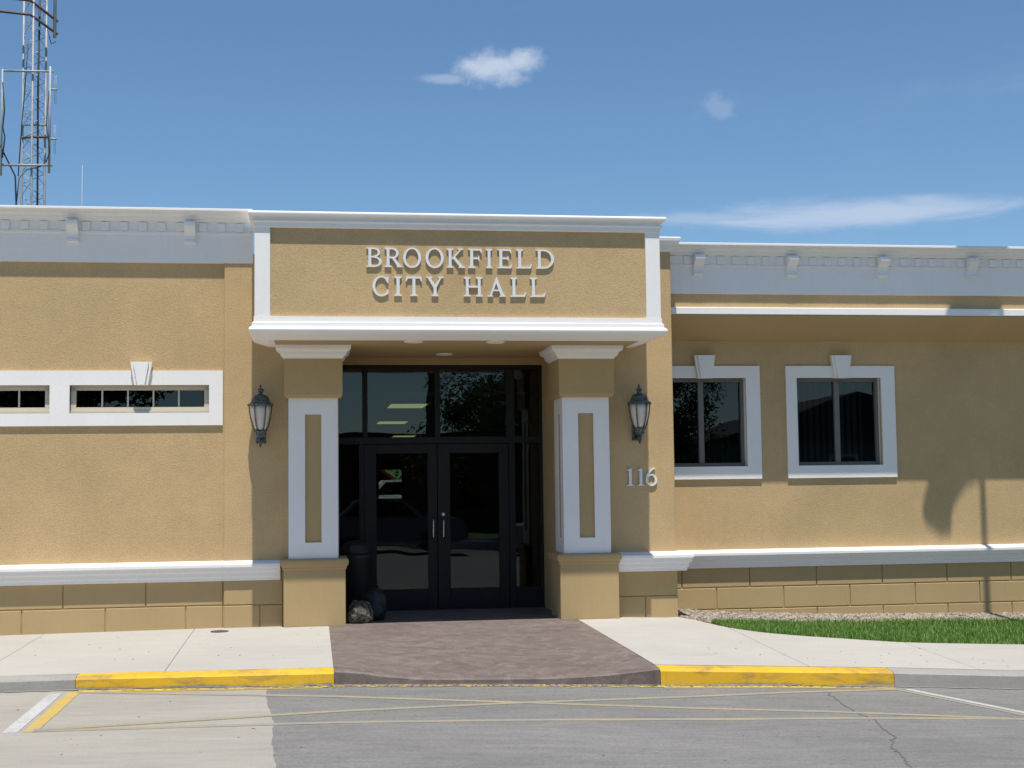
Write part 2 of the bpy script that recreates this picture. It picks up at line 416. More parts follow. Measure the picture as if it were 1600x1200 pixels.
# kerbs
def kerb(name, x0, x1, mat, label, n=24, dz=0.0):
    """rounded kerb stone following the falling street"""
    bm = bmesh.new(); rings = []
    for x in frange(x0, x1, n):
        zt, zb = interp(x, KT)+.004, st(x)-.06
        prof = [(KY+.2, zt-.002), (KY+.10, zt-.008), (KY+.035, zt-.018), (KY+.010, zt-.034), (KY-.004, zb), (KY+.2, zb)]
        rings.append([bm.verts.new((x, y, z)) for y, z in prof])
    k = 6
    for a, b in zip(rings, rings[1:]):
        for j in range(k): bm.faces.new((a[j], a[(j+1) % k], b[(j+1) % k], b[j]))
    bm.faces.new(rings[0]); bm.faces.new(rings[-1][::-1])
    return stru(from_bm(name, bm, mat), label, 'kerb')
kerb('kerb', -40, -2.04, 'kerb', 'bare grey concrete kerb left of the yellow paint', 60)
kerb('kerb', -2.036, .202, 'yellow', 'yellow painted kerb left of the stamped entrance slab')
kerb('kerb', 3.212, 5.49, 'yellow', 'scuffed yellow painted kerb right of the stamped entrance slab')
kerb('kerb', 5.494, 40, 'kerb', 'stained grey concrete kerb right of the yellow paint', 60)
# unpainted foot of the kerbs: thin grout lip in the gutter
def gutter(x0, x1, mat, label, w0, w1, name, seed, z=.004):
    r = random.Random(seed); bm = bmesh.new(); rows = []
    n = int((x1-x0)/.035)
    for i in range(n+1):
        x = x0+(x1-x0)*i/n
        a = KY-.002-(w0*.55 if z < .005 else 0); b = KY-w0-(w1-w0)*r.random()
        rows.append((bm.verts.new((x, a, st(x)+z)), bm.verts.new((x, b, st(x)+z))))
    for a, b in zip(rows, rows[1:]): bm.faces.new((a[0], a[1], b[1], b[0]))
    return stru(from_bm(name, bm, mat, recalc=False), label, 'gutter')
gutter(-2.0, 5.45, 'spill_y', 'ragged yellow overspray along the foot of the kerb', .07, .13, 'painted_edge', 5, .004)
gutter(-12, 14, 'kerb', 'gritty concrete lip at the foot of the kerb', .012, .045, 'gutter_lip', 6, .008)

bm = bmesh.new(); r_ = random.Random(8); prev = None
for i in range(360):
    x = -2.03+7.5*i/359
    if .19 < x < 3.23: prev = None; continue
    cur = (bm.verts.new((x, KY-.0075, st(x)-.02)), bm.verts.new((x, KY-.006, st(x)+.010+.012*r_.random()+.008*math.sin(x*5))))
    if prev: bm.faces.new((prev[0], cur[0], cur[1], prev[1]))
    prev = cur
stru(from_bm('kerb_foot', bm, 'kerb', recalc=False), 'ragged unpainted foot of the yellow kerbs', 'kerb')
# painted lines of the no-parking box
def line(name, pts, w, mat, label, z=.003):
    bm = bmesh.new()
    for (xa, ya), (xb, yb) in zip(pts, pts[1:]):
        d = Vector((xb-xa, yb-ya)); L = d.length; nn = max(2, int(L/.12)); nrm = Vector((-d.y, d.x))/L*w/2; prev = None
        for i in range(nn+1):
            p = Vector((xa, ya))+d*i/nn
            cur = [bm.verts.new((q.x, q.y, st(q.x)+z)) for q in (p-nrm, p+nrm)]
            if prev: bm.faces.new((prev[0], cur[0], cur[1], prev[1]))
            prev = cur
    bmesh.ops.remove_doubles(bm, verts=bm.verts, dist=1e-4)
    r = bmesh.ops.extrude_face_region(bm, geom=list(bm.faces))
    for v in r['geom']:
        if isinstance(v, bmesh.types.BMVert): v.co.z -= z+.02
    return stru(from_bm(name, bm, mat), label, 'road marking')
line('road_marking', [(-2.17, -3.60), (-2.16, -5.5)], .11, 'line_w', 'white line at the left end of the hatched box')
line('road_marking', [(-2.02, -3.57), (-2.02, -5.50)], .10, 'line_y2', 'yellow line at the left end of the hatched box', .0035)
line('road_marking', [(-2.0, -5.47), (2.56, -5.31), (5.9, -5.24)], .085, 'line_y', 'long faded yellow line along the street side of the box', .004)
line('road_marking', [(-2.0, -3.57), (1.77, -4.49), (5.75, -5.24)], .085, 'line_y', 'faded yellow diagonal falling to the right', .005)
line('road_marking', [(-2.0, -5.44), (1.77, -4.49), (5.42, -3.62)], .085, 'line_y', 'faded yellow diagonal rising to the right', .006)
line('road_marking', [(-1.96, -3.585), (0.1, -3.60)], .045, 'line_y2', 'yellow line along the left kerb', .007)
line('road_marking', [(3.2, -3.58), (5.44, -3.58)], .04, 'line_y2', 'yellow line along the right kerb', .007)
line('road_marking', [(5.43, -3.60), (6.02, -5.24)], .085, 'line_y', 'yellow line at the right end of the hatched box', .0035)
line('road_marking', [(5.54, -3.60), (6.13, -5.24)], .09, 'line_w', 'white line at the right end of the hatched box', .005)
cpts = [(4.64, -3.9), (4.58, -4.3), (4.48, -4.86), (4.49, -5.25), (4.33, -6.06), (4.10, -6.5), (4.07, -6.75), (3.93, -7.2), (3.8, -8)]
cj = random.Random(2); fine_pts = []
for (xa, ya), (xb, yb) in zip(cpts, cpts[1:]):
    for i in range(8): fine_pts.append((xa+(xb-xa)*i/8+cj.uniform(-.02, .02), ya+(yb-ya)*i/8))
M['crack'] = simple('crack_dark', (.12, .115, .11), .95, 0, .3, 30)  # plain dark grey colour of the crack strip
line('asphalt_crack', fine_pts, .013, 'crack', 'crooked crack in the asphalt', .003)

GE = [(4.25, .0), (4.36, -.02), (4.47, -.13), (4.59, -.39), (4.73, -.68), (5.08, -.98), (5.45, -1.19), (6.37, -1.49), (7.79, -1.65), (9.5, -1.72), (16, -1.8)]
def grass_edge(x): return interp(x, GE)
# sidewalk: base plus slabs with open joints
sw = grid_sheet('sidewalk', frange(-12, .17, 40), lambda x: (KY+.2, -.02), 6, lambda x, y: g(x, y)-.02, 'joint')
stru(sw, 'pale concrete sidewalk left of the stamped entrance slab', 'sidewalk')
sw2 = grid_sheet('sidewalk', frange(3.26, 16, 50), lambda x: (KY+.2, -.02 if x < 4.3 else grass_edge(x)-.02), 6, lambda x, y: g(x, y)-.02, 'joint')
stru(sw2, 'pale concrete sidewalk curving past the lawn right of the entrance slab', 'sidewalk')
def slab(x0, x1, yf, nx=10, sw=sw):
    xs = frange(x0, x1, nx)
    return grid_sheet('slab', xs, yf, 8, lambda x, y: g(x, y)+.0, 'walk', sw, .08)
YW = lambda x: (KY+.2, .03)
for a, b in ((-12, -6.595), (-6.59, -4.705), (-4.70, -2.935), (-2.93, -1.30)): slab(a, b, YW)
# slab left of the entrance runs to the pier
slab(-1.295, .201, lambda x: (KY+.2, .03 if x < -.31 else -.19), 24)
def right_slab():
    bm = bmesh.new(); rows = []
    xs1 = [0, .12, .25, .38, .52, .66, .75, .80, .85, .90, .95, 1.0]
    for u in xs1:
        col = []
        xb = 3.075+u*(4.718-3.075); y1 = (-.19 if xb < 3.56 else .03) if xb < 4.3 else grass_edge(xb)
        for j in range(13):
            y = KY+.2+(y1-KY-.2)*j/12; t = (y-KY)/(-.25-KY); xl = 3.214-.14*t
            x = xl+u*(4.718-xl); col.append(bm.verts.new((x, y, g(x, y))))
        rows.append(col)
    for a, b in zip(rows, rows[1:]):
        for j in range(12): bm.faces.new((a[j], b[j], b[j+1], a[j+1]))
    r = bmesh.ops.extrude_face_region(bm, geom=list(bm.faces))
    for v in r['geom']:
        if isinstance(v, bmesh.types.BMVert): v.co.z -= .08
    from_bm('slab', bm, 'walk', sw2)
right_slab()
for a, b in ((4.723, 6.45), (6.455, 8.2), (8.205, 9.95), (9.955, 14)): slab(a, b, lambda x: (KY+.2, grass_edge(x)), 16, sw2)

# stamped entrance slab with the dipped front edge
SF = [(.2, -.083), (.32, -.092), (.45, -.105), (.65, -.140), (.95, -.172), (1.25, -.186), (2.2, -.208), (2.7, -.195), (3.0, -.172), (3.2, -.154)]
def sz(x, y):
    if y > -.25: return interp(x, WZ)+.002+max(0, y)*.008
    t = (y-KY)/(-.25-KY); t = max(0, min(1, t))
    base = interp(x, KT)*(1-t)+(interp(x, WZ)+.002)*t
    dip = interp(x, SF)-interp(x, KT)
    return base+dip*max(0, 1-t*1.5)**1.3
bm = bmesh.new(); ys = frange(KY, -.25, 26)
def ledge(y):    # left and right edges converge a little towards the doors
    t = (y-KY)/(-.25-KY); return .2035, 3.206-.14*t
rows = []
for i, y in enumerate(ys):
    a, b = ledge(y); rows.append([bm.verts.new((a+(b-a)*k/48, y+(.02 if i == 0 else 0), sz(a+(b-a)*k/48, y)-(0.0 if i else .0))) for k in range(49)])
for r0, r1 in zip(rows, rows[1:]):
    for k in range(48): bm.faces.new((r0[k], r0[k+1], r1[k+1], r1[k]))
# front face, rounded lip
lip = [bm.verts.new((v.co.x, KY+.002, v.co.z-.014)) for v in rows[0]]; foot = [bm.verts.new((v.co.x, KY-.006, st(v.co.x)-.05)) for v in rows[0]]
for k in range(48):
    bm.faces.new((lip[k], lip[k+1], rows[0][k+1], rows[0][k])); bm.faces.new((foot[k], foot[k+1], lip[k+1], lip[k]))
stru(from_bm('entrance_slab', bm, 'stamped', recalc=False), 'brown stamped concrete slab leading to the entrance doors', 'pavement')
bm = bmesh.new()
rows = [[bm.verts.new((x, y, interp(x, WZ)+.003+max(0, y)*.008)) for x in frange(.2, 3.05, 20)] for y in frange(-.251, 1.6, 8)]
for r0, r1 in zip(rows, rows[1:]):
    for k in range(20): bm.faces.new((r0[k], r0[k+1], r1[k+1], r1[k]))
stru(from_bm('porch_floor', bm, 'stamped', recalc=False), 'brown concrete floor of the recessed porch', 'floor')

# lawn strip and gravel bed
GB = [(4.3, .0), (4.47, -.13), (4.6, -.41), (4.75, -.36), (5.05, -.12), (6.25, .05), (7.53, .17), (9, .2), (16, .2)]
def gravel_b(x): return interp(x, GB)
stru(grid_sheet('lawn', frange(4.36, 15.5, 60), lambda x: (grass_edge(x)-.01, max(gravel_b(x), grass_edge(x)+.005)), 5, lambda x, y: g(x, y)-.018, simple('lawn_soil', (.06, .085, .025), .95, 0, .3, 30, .4)), 'strip of lawn between the sidewalk and the gravel', 'lawn')
stru(grid_sheet('gravel_bed', frange(4.31, 15.5, 60), lambda x: (gravel_b(x)-.08, .86), 5, lambda x, y: g(x, y)-.012, simple('gravel_dust', (.22, .19, .155), .95, 0, .25, 60, .5)), 'bed of gravel along the foot of the right wall', 'gravel')
gr = random.Random(11); vv = []; ff = []
for i in range(52000):
    x = 4.4+gr.random()**1.25*9.5; ye = grass_edge(x); yb = gravel_b(x)
    if yb-ye < .03: continue
    y = ye+(yb-ye)*gr.random()+gr.uniform(-.02, .025)
    patch = math.sin(x*3.1+1.7*math.sin(y*4))*math.sin(y*5.3+x)
    if patch > .8 and gr.random() < .5: continue
    h = gr.uniform(.03, .085)*(1.15-.35*max(0, patch)); a = gr.uniform(0, math.pi); w = gr.uniform(.0025, .0055)
    lx, ly = gr.uniform(-.035, .035), gr.uniform(-.035, .035); z = g(x, y)-.02
    k = len(vv); ca, sa = math.cos(a)*w, math.sin(a)*w
    vv += [(x-ca, y-sa, z), (x+ca, y+sa, z), (x+ca*.8+lx*.4, y+sa*.8+ly*.4, z+h*.6), (x-ca*.8+lx*.4, y-sa*.8+ly*.4, z+h*.6), (x+lx, y+ly, z+h)]
    ff += [(k, k+1, k+2, k+3), (k+3, k+2, k+4)]
me = bpy.data.meshes.new('grass'); me.from_pydata(vv, [], ff); o = link('grass', me, 'grass')
tag(o, 'short green grass growing in the lawn strip', 'grass', None, 'stuff')
def pebble_mesh(name, n, place, smin, smax, mat, seed, flat=.7):
    r = random.Random(seed); vv = []; ff = []
    for i in range(n):
        x, y, z = place(r); s = r.uniform(smin, smax); k = len(vv); a0 = r.uniform(0, 6.28)
        sx, sy = s*r.uniform(.75, 1.35), s*r.uniform(.75, 1.2)
        def rp(u, w_, h): 
            px, py = sx*u, sy*w_; return (x+px*math.cos(a0)-py*math.sin(a0), y+px*math.sin(a0)+py*math.cos(a0), z+h*s*flat)
        vv.append(rp(r.uniform(-.2, .2), r.uniform(-.2, .2), 1))
        for q in range(5): vv.append(rp(math.cos(q*1.2566)*r.uniform(.8, 1.1), math.sin(q*1.2566)*r.uniform(.8, 1.1), r.uniform(.1, .5)))
        for q in range(5): vv.append(rp(math.cos(q*1.2566)*.7, math.sin(q*1.2566)*.7, -.5))
        for q in range(5):
            q2 = (q+1) % 5
            ff += [(k, k+1+q, k+1+q2), (k+1+q, k+6+q, k+6+q2, k+1+q2)]
    me = bpy.data.meshes.new(name); me.from_pydata(vv, [], ff); return link(name, me, mat)
def gp(r):
    x = 4.33+r.random()**1.2*9.5; a = gravel_b(x)-.012; y = a+(.84-a)*r.random(); return x, y, g(x, y)+.002
tag(pebble_mesh('gravel', 11000, gp, .012, .026, 'stones', 21), 'mixed brown and grey gravel stones along the wall', 'gravel', None, 'stuff')
def dp(r):
    c = r.choice([.5, 1.4, 1.75, 2.3, 2.9, 3.6, 4.1]); x = max(-.2, min(5, r.gauss(c, .35))); y = KY-.02-abs(r.gauss(0, .035)); return x, y, st(x)+.004
tag(pebble_mesh('gutter_litter', 900, dp, .004, .014, 'debris', 22, .5), 'dry leaves and grit gathered along the slab edge', 'litter', None, 'stuff')
def wp(r):
    x = r.choice((r.uniform(-3, .1), r.uniform(3.4, 7))); y = r.uniform(-3.1, -1.8 if x > 4 else -.3); return x, y, g(x, y)+.001
tag(pebble_mesh('sidewalk_grit', 60, wp, .004, .012, 'debris', 24, .4), 'few specks of grit and dry leaf on the sidewalks', 'litter', None, 'stuff')
def sp(r):
    x = r.uniform(-2.6, 6); y = r.uniform(-7, -3.6); return x, y, st(x)+.001
tag(pebble_mesh('street_grit', 90, sp, .004, .012, 'debris', 23, .4), 'few scattered bits of grit on the street', 'litter', None, 'stuff')

# ------------------------------------------------------------------ the city hall
H = empty('city_hall', (1.63, 0, 0))
tag(H, 'tan stucco city hall with white trim and a projecting entrance portico', 'building')
WL, WR, WU = .04, .82, .22           # left wall plane, right lower wall plane, right upper wall plane
XL, XRr = -12, 14
PLx0, PLx1 = -.98, .32               # left pilaster / jamb
PRx0, PRx1 = 2.94, 4.304
ZB = -.6
def frame_mesh(name, x0, x1, z0, z1, holes, ya, yb, mat, parent, axis='x'):
    """one solid panel with rectangular holes, no seams on its faces; axis 'x': spans x, 'y': spans y (ya..yb are then x)"""
    us = sorted({x0, x1}|{v for h in holes for v in h[:2]}); ws = sorted({z0, z1}|{v for h in holes for v in h[2:]})
    bm = bmesh.new(); vs = {}
    def vert(i, j, k):
        if (i, j, k) not in vs:
            d = (ya, yb)[k]; vs[(i, j, k)] = bm.verts.new((us[i], d, ws[j]) if axis == 'x' else (d, us[i], ws[j]))
        return vs[(i, j, k)]
    def solid(i, j):
        if not (0 <= i < len(us)-1 and 0 <= j < len(ws)-1): return False
        u, w = (us[i]+us[i+1])/2, (ws[j]+ws[j+1])/2
        return not any(h[0] < u < h[1] and h[2] < w < h[3] for h in holes)
    for i in range(len(us)-1):
        for j in range(len(ws)-1):
            if not solid(i, j): continue
            for k in (0, 1): bm.faces.new([vert(i, j, k), vert(i+1, j, k), vert(i+1, j+1, k), vert(i, j+1, k)])
            for (di, dj, a, b) in ((-1, 0, (i, j), (i, j+1)), (1, 0, (i+1, j), (i+1, j+1)), (0, -1, (i, j), (i+1, j)), (0, 1, (i, j+1), (i+1, j+1))):
                if not solid(i+di, j+dj): bm.faces.new([vert(*a, 0), vert(*b, 0), vert(*b, 1), vert(*a, 1)])
    return from_bm(name, bm, mat, parent)
# --- walls with openings
def wall_with_holes(name, x0, x1, y0, y1, z0, z1, holes, mat): return frame_mesh(name, x0, x1, z0, z1, holes, y0, y1, mat, H)
LH = [(-4.45, -2.907, 2.42, 2.738), (-2.69, -1.149, 2.42, 2.738)]
wl = wall_with_holes('wall', XL, PLx0+.01, WL, WL+.25, ZB, 4.3, LH, 'stucco')
RH = [(4.34, 5.475, 1.75, 2.87), (6.145, 7.272, 1.75, 2.87), (7.95, 9.08, 1.75, 2.87)]
RH = RH[:2]
wr = wall_with_holes('wall', PRx1-.01, XRr, WR, WR+.25, ZB, 3.6, RH, 'stucco')
wu = box('wall', PRx1-.01, XRr, WU, WU+.2, 3.60, 4.2, 'stucco', H, 0)
# sloping soffit cove below the upper wall
bm = bmesh.new()
pr = [(WU-.0, 3.595), (WU+.2, 3.595), (WR+.02, 3.40), (WR+.02, 3.335), (WU+.02, 3.555)]
pr = [(.19, 3.60), (.19, 3.575), (WR+.03, 3.33), (WR+.03, 3.60)]
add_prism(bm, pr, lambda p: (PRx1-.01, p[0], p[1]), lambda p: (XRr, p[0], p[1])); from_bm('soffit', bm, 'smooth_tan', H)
# pilasters either side of the entrance (also the porch jambs)
pl = box('pilaster', PLx0, PLx1, 0, 1.62, ZB, 4.25, 'stucco', H, .008)
pr_ = box('pilaster', PRx0, PRx1, 0, 1.62, ZB, 4.36, 'stucco', H, .008)
# wall over the doors, porch soffit
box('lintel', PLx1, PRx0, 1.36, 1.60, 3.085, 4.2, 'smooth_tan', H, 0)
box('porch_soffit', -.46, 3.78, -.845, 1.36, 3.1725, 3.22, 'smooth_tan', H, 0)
# --- interior shell
box('roof', XL, XRr, .25, 20.3, 4.2, 4.3, 'roof', H, 0)
bm = bmesh.new()
rx0, rx1, rz0, rz1 = 1.757, 2.36, 1.20, 1.95
for b in ((XL, rx0, 20, 20.25, ZB, 4.2), (rx1, XRr, 20, 20.25, ZB, 4.2), (rx0, rx1, 20, 20.25, ZB, rz0), (rx0, rx1, 20, 20.25, rz1, 4.2),
          (XL, XL+.2, .29, 20, ZB, 4.2), (XRr-.2, XRr, 1.07, 20, ZB, 4.2)): add_box(bm, *b)
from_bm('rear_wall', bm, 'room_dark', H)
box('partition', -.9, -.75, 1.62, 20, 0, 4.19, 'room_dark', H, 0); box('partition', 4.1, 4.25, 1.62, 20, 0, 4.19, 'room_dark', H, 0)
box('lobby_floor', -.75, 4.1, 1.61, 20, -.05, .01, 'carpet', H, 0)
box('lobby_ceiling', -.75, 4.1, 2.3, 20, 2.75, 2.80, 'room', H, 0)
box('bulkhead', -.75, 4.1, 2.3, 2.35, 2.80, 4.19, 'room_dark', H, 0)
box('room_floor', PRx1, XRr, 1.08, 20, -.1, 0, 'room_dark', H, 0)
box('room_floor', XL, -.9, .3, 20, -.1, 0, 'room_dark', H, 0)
box('rear_pane', rx0, rx1, 20.1, 20.106, rz0, rz1, 'glass', H, 0)

# --- cornices
def cornice_profile(wall, zt, frz, proj):
    """(offset from wall plane, z): frieze board, fillet, bed, crown"""
    f = frz
    return [(0, zt-.60), (f, zt-.60), (f, zt-.275), (f+.018, zt-.27), (f+.018, zt-.245), (f+.006, zt-.24), (f+.006, zt-.135),
            (f+.035, zt-.132), (f+.040, zt-.108), (f+.070, zt-.104), (f+.074, zt-.082), (f+.095, zt-.070), (f+.130, zt-.060), (f+.134, zt-.040), (proj-.004, zt-.030), (proj, zt-.026), (proj, zt-.004), (proj-.008, zt), (0, zt)]
cl = sweep('cornice', [(XL, WL), (-.655, WL)], cornice_profile(WL, 4.742, .045, .235), 'white', H)
crn = sweep('cornice', [(PRx1+.002, WU), (XRr, WU)], [(o, z) for o, z in cornice_profile(WU, 4.462, .03, .215)], 'white', H)
def bracket_mesh():
    # scroll bracket, side profile (y outwards negative, z), width .13
    pts = [(0, 0), (-.042, 0), (-.055, .010), (-.055, .034), (-.042, .046), (-.044, .085), (-.066, .125), (-.102, .155), (-.132, .18), (-.143, .20), (-.143, .235), (-.135, .245), (0, .245)]
    bm = bmesh.new(); add_prism(bm, pts, lambda p: (-.062, p[0], p[1]), lambda p: (.062, p[0], p[1]))
    bmesh.ops.recalc_face_normals(bm, faces=bm.faces); me = bpy.data.meshes.new('bracket'); bm.to_mesh(me); bm.free(); me.materials.append(M['white']); return me
bme = bracket_mesh()
dme = None
bm = bmesh.new(); add_box(bm, -.043, .043, -.022, .02, -.05, .05, .004); dme = bpy.data.meshes.new('dentil'); bm.to_mesh(dme); bm.free(); dme.materials.append(M['white'])
def put(name, me, parent, loc):
    o = bpy.data.objects.new(name, me); COL.objects.link(o); o.parent = parent; o.location = Vector(loc)-world_org(parent); return o
def cornice_bits(parent, xb0, step, x_min, x_max, yfr, zt, d0):
    k = -30; pitch = step*.161
    while True:
        x = xb0+k*step
        if x > x_max+step: break
        if x_min+.06 < x < x_max: put('bracket', bme, parent, (x, yfr+.006, zt-.385))
        for q in range(6):
            xd = x+d0*step+q*pitch
            if x_min+.05 < xd < x_max-.05: put('dentil', dme, parent, (xd, yfr-.006, zt-.19))
        k += 1
cornice_bits(cl, -2.665, 1.30, -5.3, -.66, WL-.045, 4.742, .11)
cornice_bits(crn, 4.70, 1.185, PRx1, 10.2, WU-.03, 4.462, .08)
# fascia of the right overhang
sweep('fascia', [(PRx1+.003, WU-.0), (XRr, WU)], [(.0, 3.605), (.045, 3.605), (.05, 3.61), (.05, 3.685), (.042, 3.692), (0, 3.692)], 'white', H)
# cap on the right pilaster
capp = [(0, 4.335), (.02, 4.335), (.025, 4.36), (.05, 4.375), (.055, 4.41), (.085, 4.43), (.105, 4.46), (.11, 4.495), (.10, 4.505), (0, 4.505)]
sweep('pilaster_cap', [(3.93, 0), (PRx1, 0), (PRx1, .6)], capp, 'white', H)
box('roof', 3.93, PRx1-.01, .01, .6, 4.355, 4.49, 'roof', H, 0)
# --- water table and block base
def table_profile(zt, p=.135):
    return [(0, zt-.225), (p-.07, zt-.225), (p-.066, zt-.185), (p-.05, zt-.175), (p-.045, zt-.13), (p-.02, zt-.115), (p-.012, zt-.075), (p, zt-.066), (p, zt-.036), (p-.01, zt-.028), (0, zt)]
sweep('water_table', [(XL, WL), (PLx0+.0, WL), (PLx0, 0), (-.30, 0)], [(o, z) for o, z in table_profile(.735)], 'white', H) if False else None
sweep('water_table', [(XL, WL), (PLx0-.001, WL)], table_profile(.733, .14), 'white', H)
sweep('water_table', [(PLx0, 0), (-.345, 0)], table_profile(.733, .10), 'white', H)
sweep('water_table', [(3.56, 0), (PRx1, 0), (PRx1, WR-.03)], table_profile(.742, .17), 'white', H)
sweep('water_table', [(PRx1+.10, WR), (XRr, WR)], table_profile(.705, .125), 'white', H)
def course(parent, joints, y, z0, z1, d=.016, gap=.011):
    for a, b in zip(joints, joints[1:]):
        box('block', a+gap/2, b-gap/2, y-d, y+.05, z0+gap/2, z1-gap/2, 'smooth_tan', parent, .006)
L1 = [-6.12, -5.22, -4.32, -3.42-.23, -2.74, -1.84, -.985]
course(wl, L1, WL, .233, .512)
course(wl, [-6.57, -5.67, -4.77, -3.98, -3.18, -2.28, -1.40, -.985], WL, -.055, .233)
course(pl, [-.98, -.315], 0, .233, .512); course(pl, [-.98, -.575, -.315], 0, -.055, .233)
course(pr_, [3.56, PRx1+.012], 0, .225, .52); course(pr_, [3.56, 3.915, PRx1+.012], 0, -.075, .225)
J1 = [4.33]+[4.585+.877*k for k in range(1, 12)]
J1 = [4.33, 4.585]+[5.465+.877*k for k in range(0, 9)]
J2 = [4.33, 5.03]+[5.905+.877*k for k in range(0, 8)]
course(wr, J1, WR, .235, .485); course(wr, J2, WR, -.035, .235); course(wr, J1, WR, -.33, -.035)

# --- the projecting sign box
PB, SBX0, SBX1 = -.95, -.60, 3.92
fr = box('sign_panel', SBX0+.03, SBX1-.03, PB, -.01, 3.20, 4.5, 'stucco', H, 0)
zt, zb_ = 4.40, 3.412
for a, b in ((SBX0, -.433), (3.753, SBX1)):
    box('corner_board', a, b, PB-.035, PB+.05, zb_, zt, 'white', fr, .004)
for a in (SBX0, SBX1-.025):
    box('corner_board', a+.0, a+.025, PB+.051, -.005, zb_, zt, 'white', fr, .003)
box('panel_shade_strip', -.433, 3.753, PB-.004, PB+.0, 3.42, 3.424, 'stucco', fr, 0) if False else None
boxpath = [(SBX0+.005, -.0), (SBX0+.005, PB-.028), (SBX1-.005, PB-.028), (SBX1-.005, -.0)]
ct = 4.560
sweep('box_cornice', boxpath, [(-.2, ct-.172), (.008, ct-.172), (.014, ct-.165), (.014, ct-.118), (.034, ct-.112), (.038, ct-.104), (.034, ct-.096), (.016, ct-.092), (.018, ct-.070), (.034, ct-.054), (.060, ct-.048), (.070, ct-.038), (.073, ct-.024), (.070, ct-.010), (.060, ct-.002), (.02, ct), (-.2, ct)], 'white', H)
box('roof', SBX0+.1, SBX1-.1, PB+.1, .3, 4.45, 4.545, 'roof', H, 0)
mb = 3.412
sweep('box_moulding', boxpath, [(-.25, mb-.236), (-.15, mb-.243), (-.125, mb-.243), (.03, mb-.195), (.05, mb-.18), (.062, mb-.165), (.066, mb-.148), (.060, mb-.130), (.046, mb-.118), (.034, mb-.112), (.032, mb-.07), (.014, mb-.062), (.012, mb-.0), (-.02, mb), (-.25, mb)], 'white', H)

# --- piers
def pier(x0, mirror):
    P = empty('pier', (x0+.348, .1, -.02)); P.parent = H; P.location = Vector(P.location)-H.location
    w = .696; bx0, bx1, by0, by1 = x0, x0+w, -.18, .44
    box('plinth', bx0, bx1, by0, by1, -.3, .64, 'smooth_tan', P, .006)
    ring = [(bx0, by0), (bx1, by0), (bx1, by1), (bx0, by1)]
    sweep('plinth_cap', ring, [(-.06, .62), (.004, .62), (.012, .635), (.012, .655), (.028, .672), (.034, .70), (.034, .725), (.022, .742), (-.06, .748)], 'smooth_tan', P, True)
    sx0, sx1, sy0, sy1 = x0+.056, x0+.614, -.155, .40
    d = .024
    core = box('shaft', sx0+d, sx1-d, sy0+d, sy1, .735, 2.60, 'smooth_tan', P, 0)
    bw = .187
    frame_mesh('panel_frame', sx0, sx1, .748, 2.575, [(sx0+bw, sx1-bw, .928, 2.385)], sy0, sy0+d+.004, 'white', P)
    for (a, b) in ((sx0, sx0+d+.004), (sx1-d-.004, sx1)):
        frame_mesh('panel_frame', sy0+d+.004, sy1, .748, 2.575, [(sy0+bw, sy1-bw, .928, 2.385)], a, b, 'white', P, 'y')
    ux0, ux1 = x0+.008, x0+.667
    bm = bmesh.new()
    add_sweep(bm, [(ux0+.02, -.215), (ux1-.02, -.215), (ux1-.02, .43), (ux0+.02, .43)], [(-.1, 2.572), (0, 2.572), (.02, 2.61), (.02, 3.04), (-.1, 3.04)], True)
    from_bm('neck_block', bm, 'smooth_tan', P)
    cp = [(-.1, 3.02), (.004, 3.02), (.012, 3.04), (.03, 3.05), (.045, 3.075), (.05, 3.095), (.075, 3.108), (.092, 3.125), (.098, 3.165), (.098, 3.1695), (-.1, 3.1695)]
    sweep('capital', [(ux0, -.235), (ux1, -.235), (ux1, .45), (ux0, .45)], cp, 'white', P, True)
    return P
pL = pier(-.306, 1); pR = pier(2.866, -1)

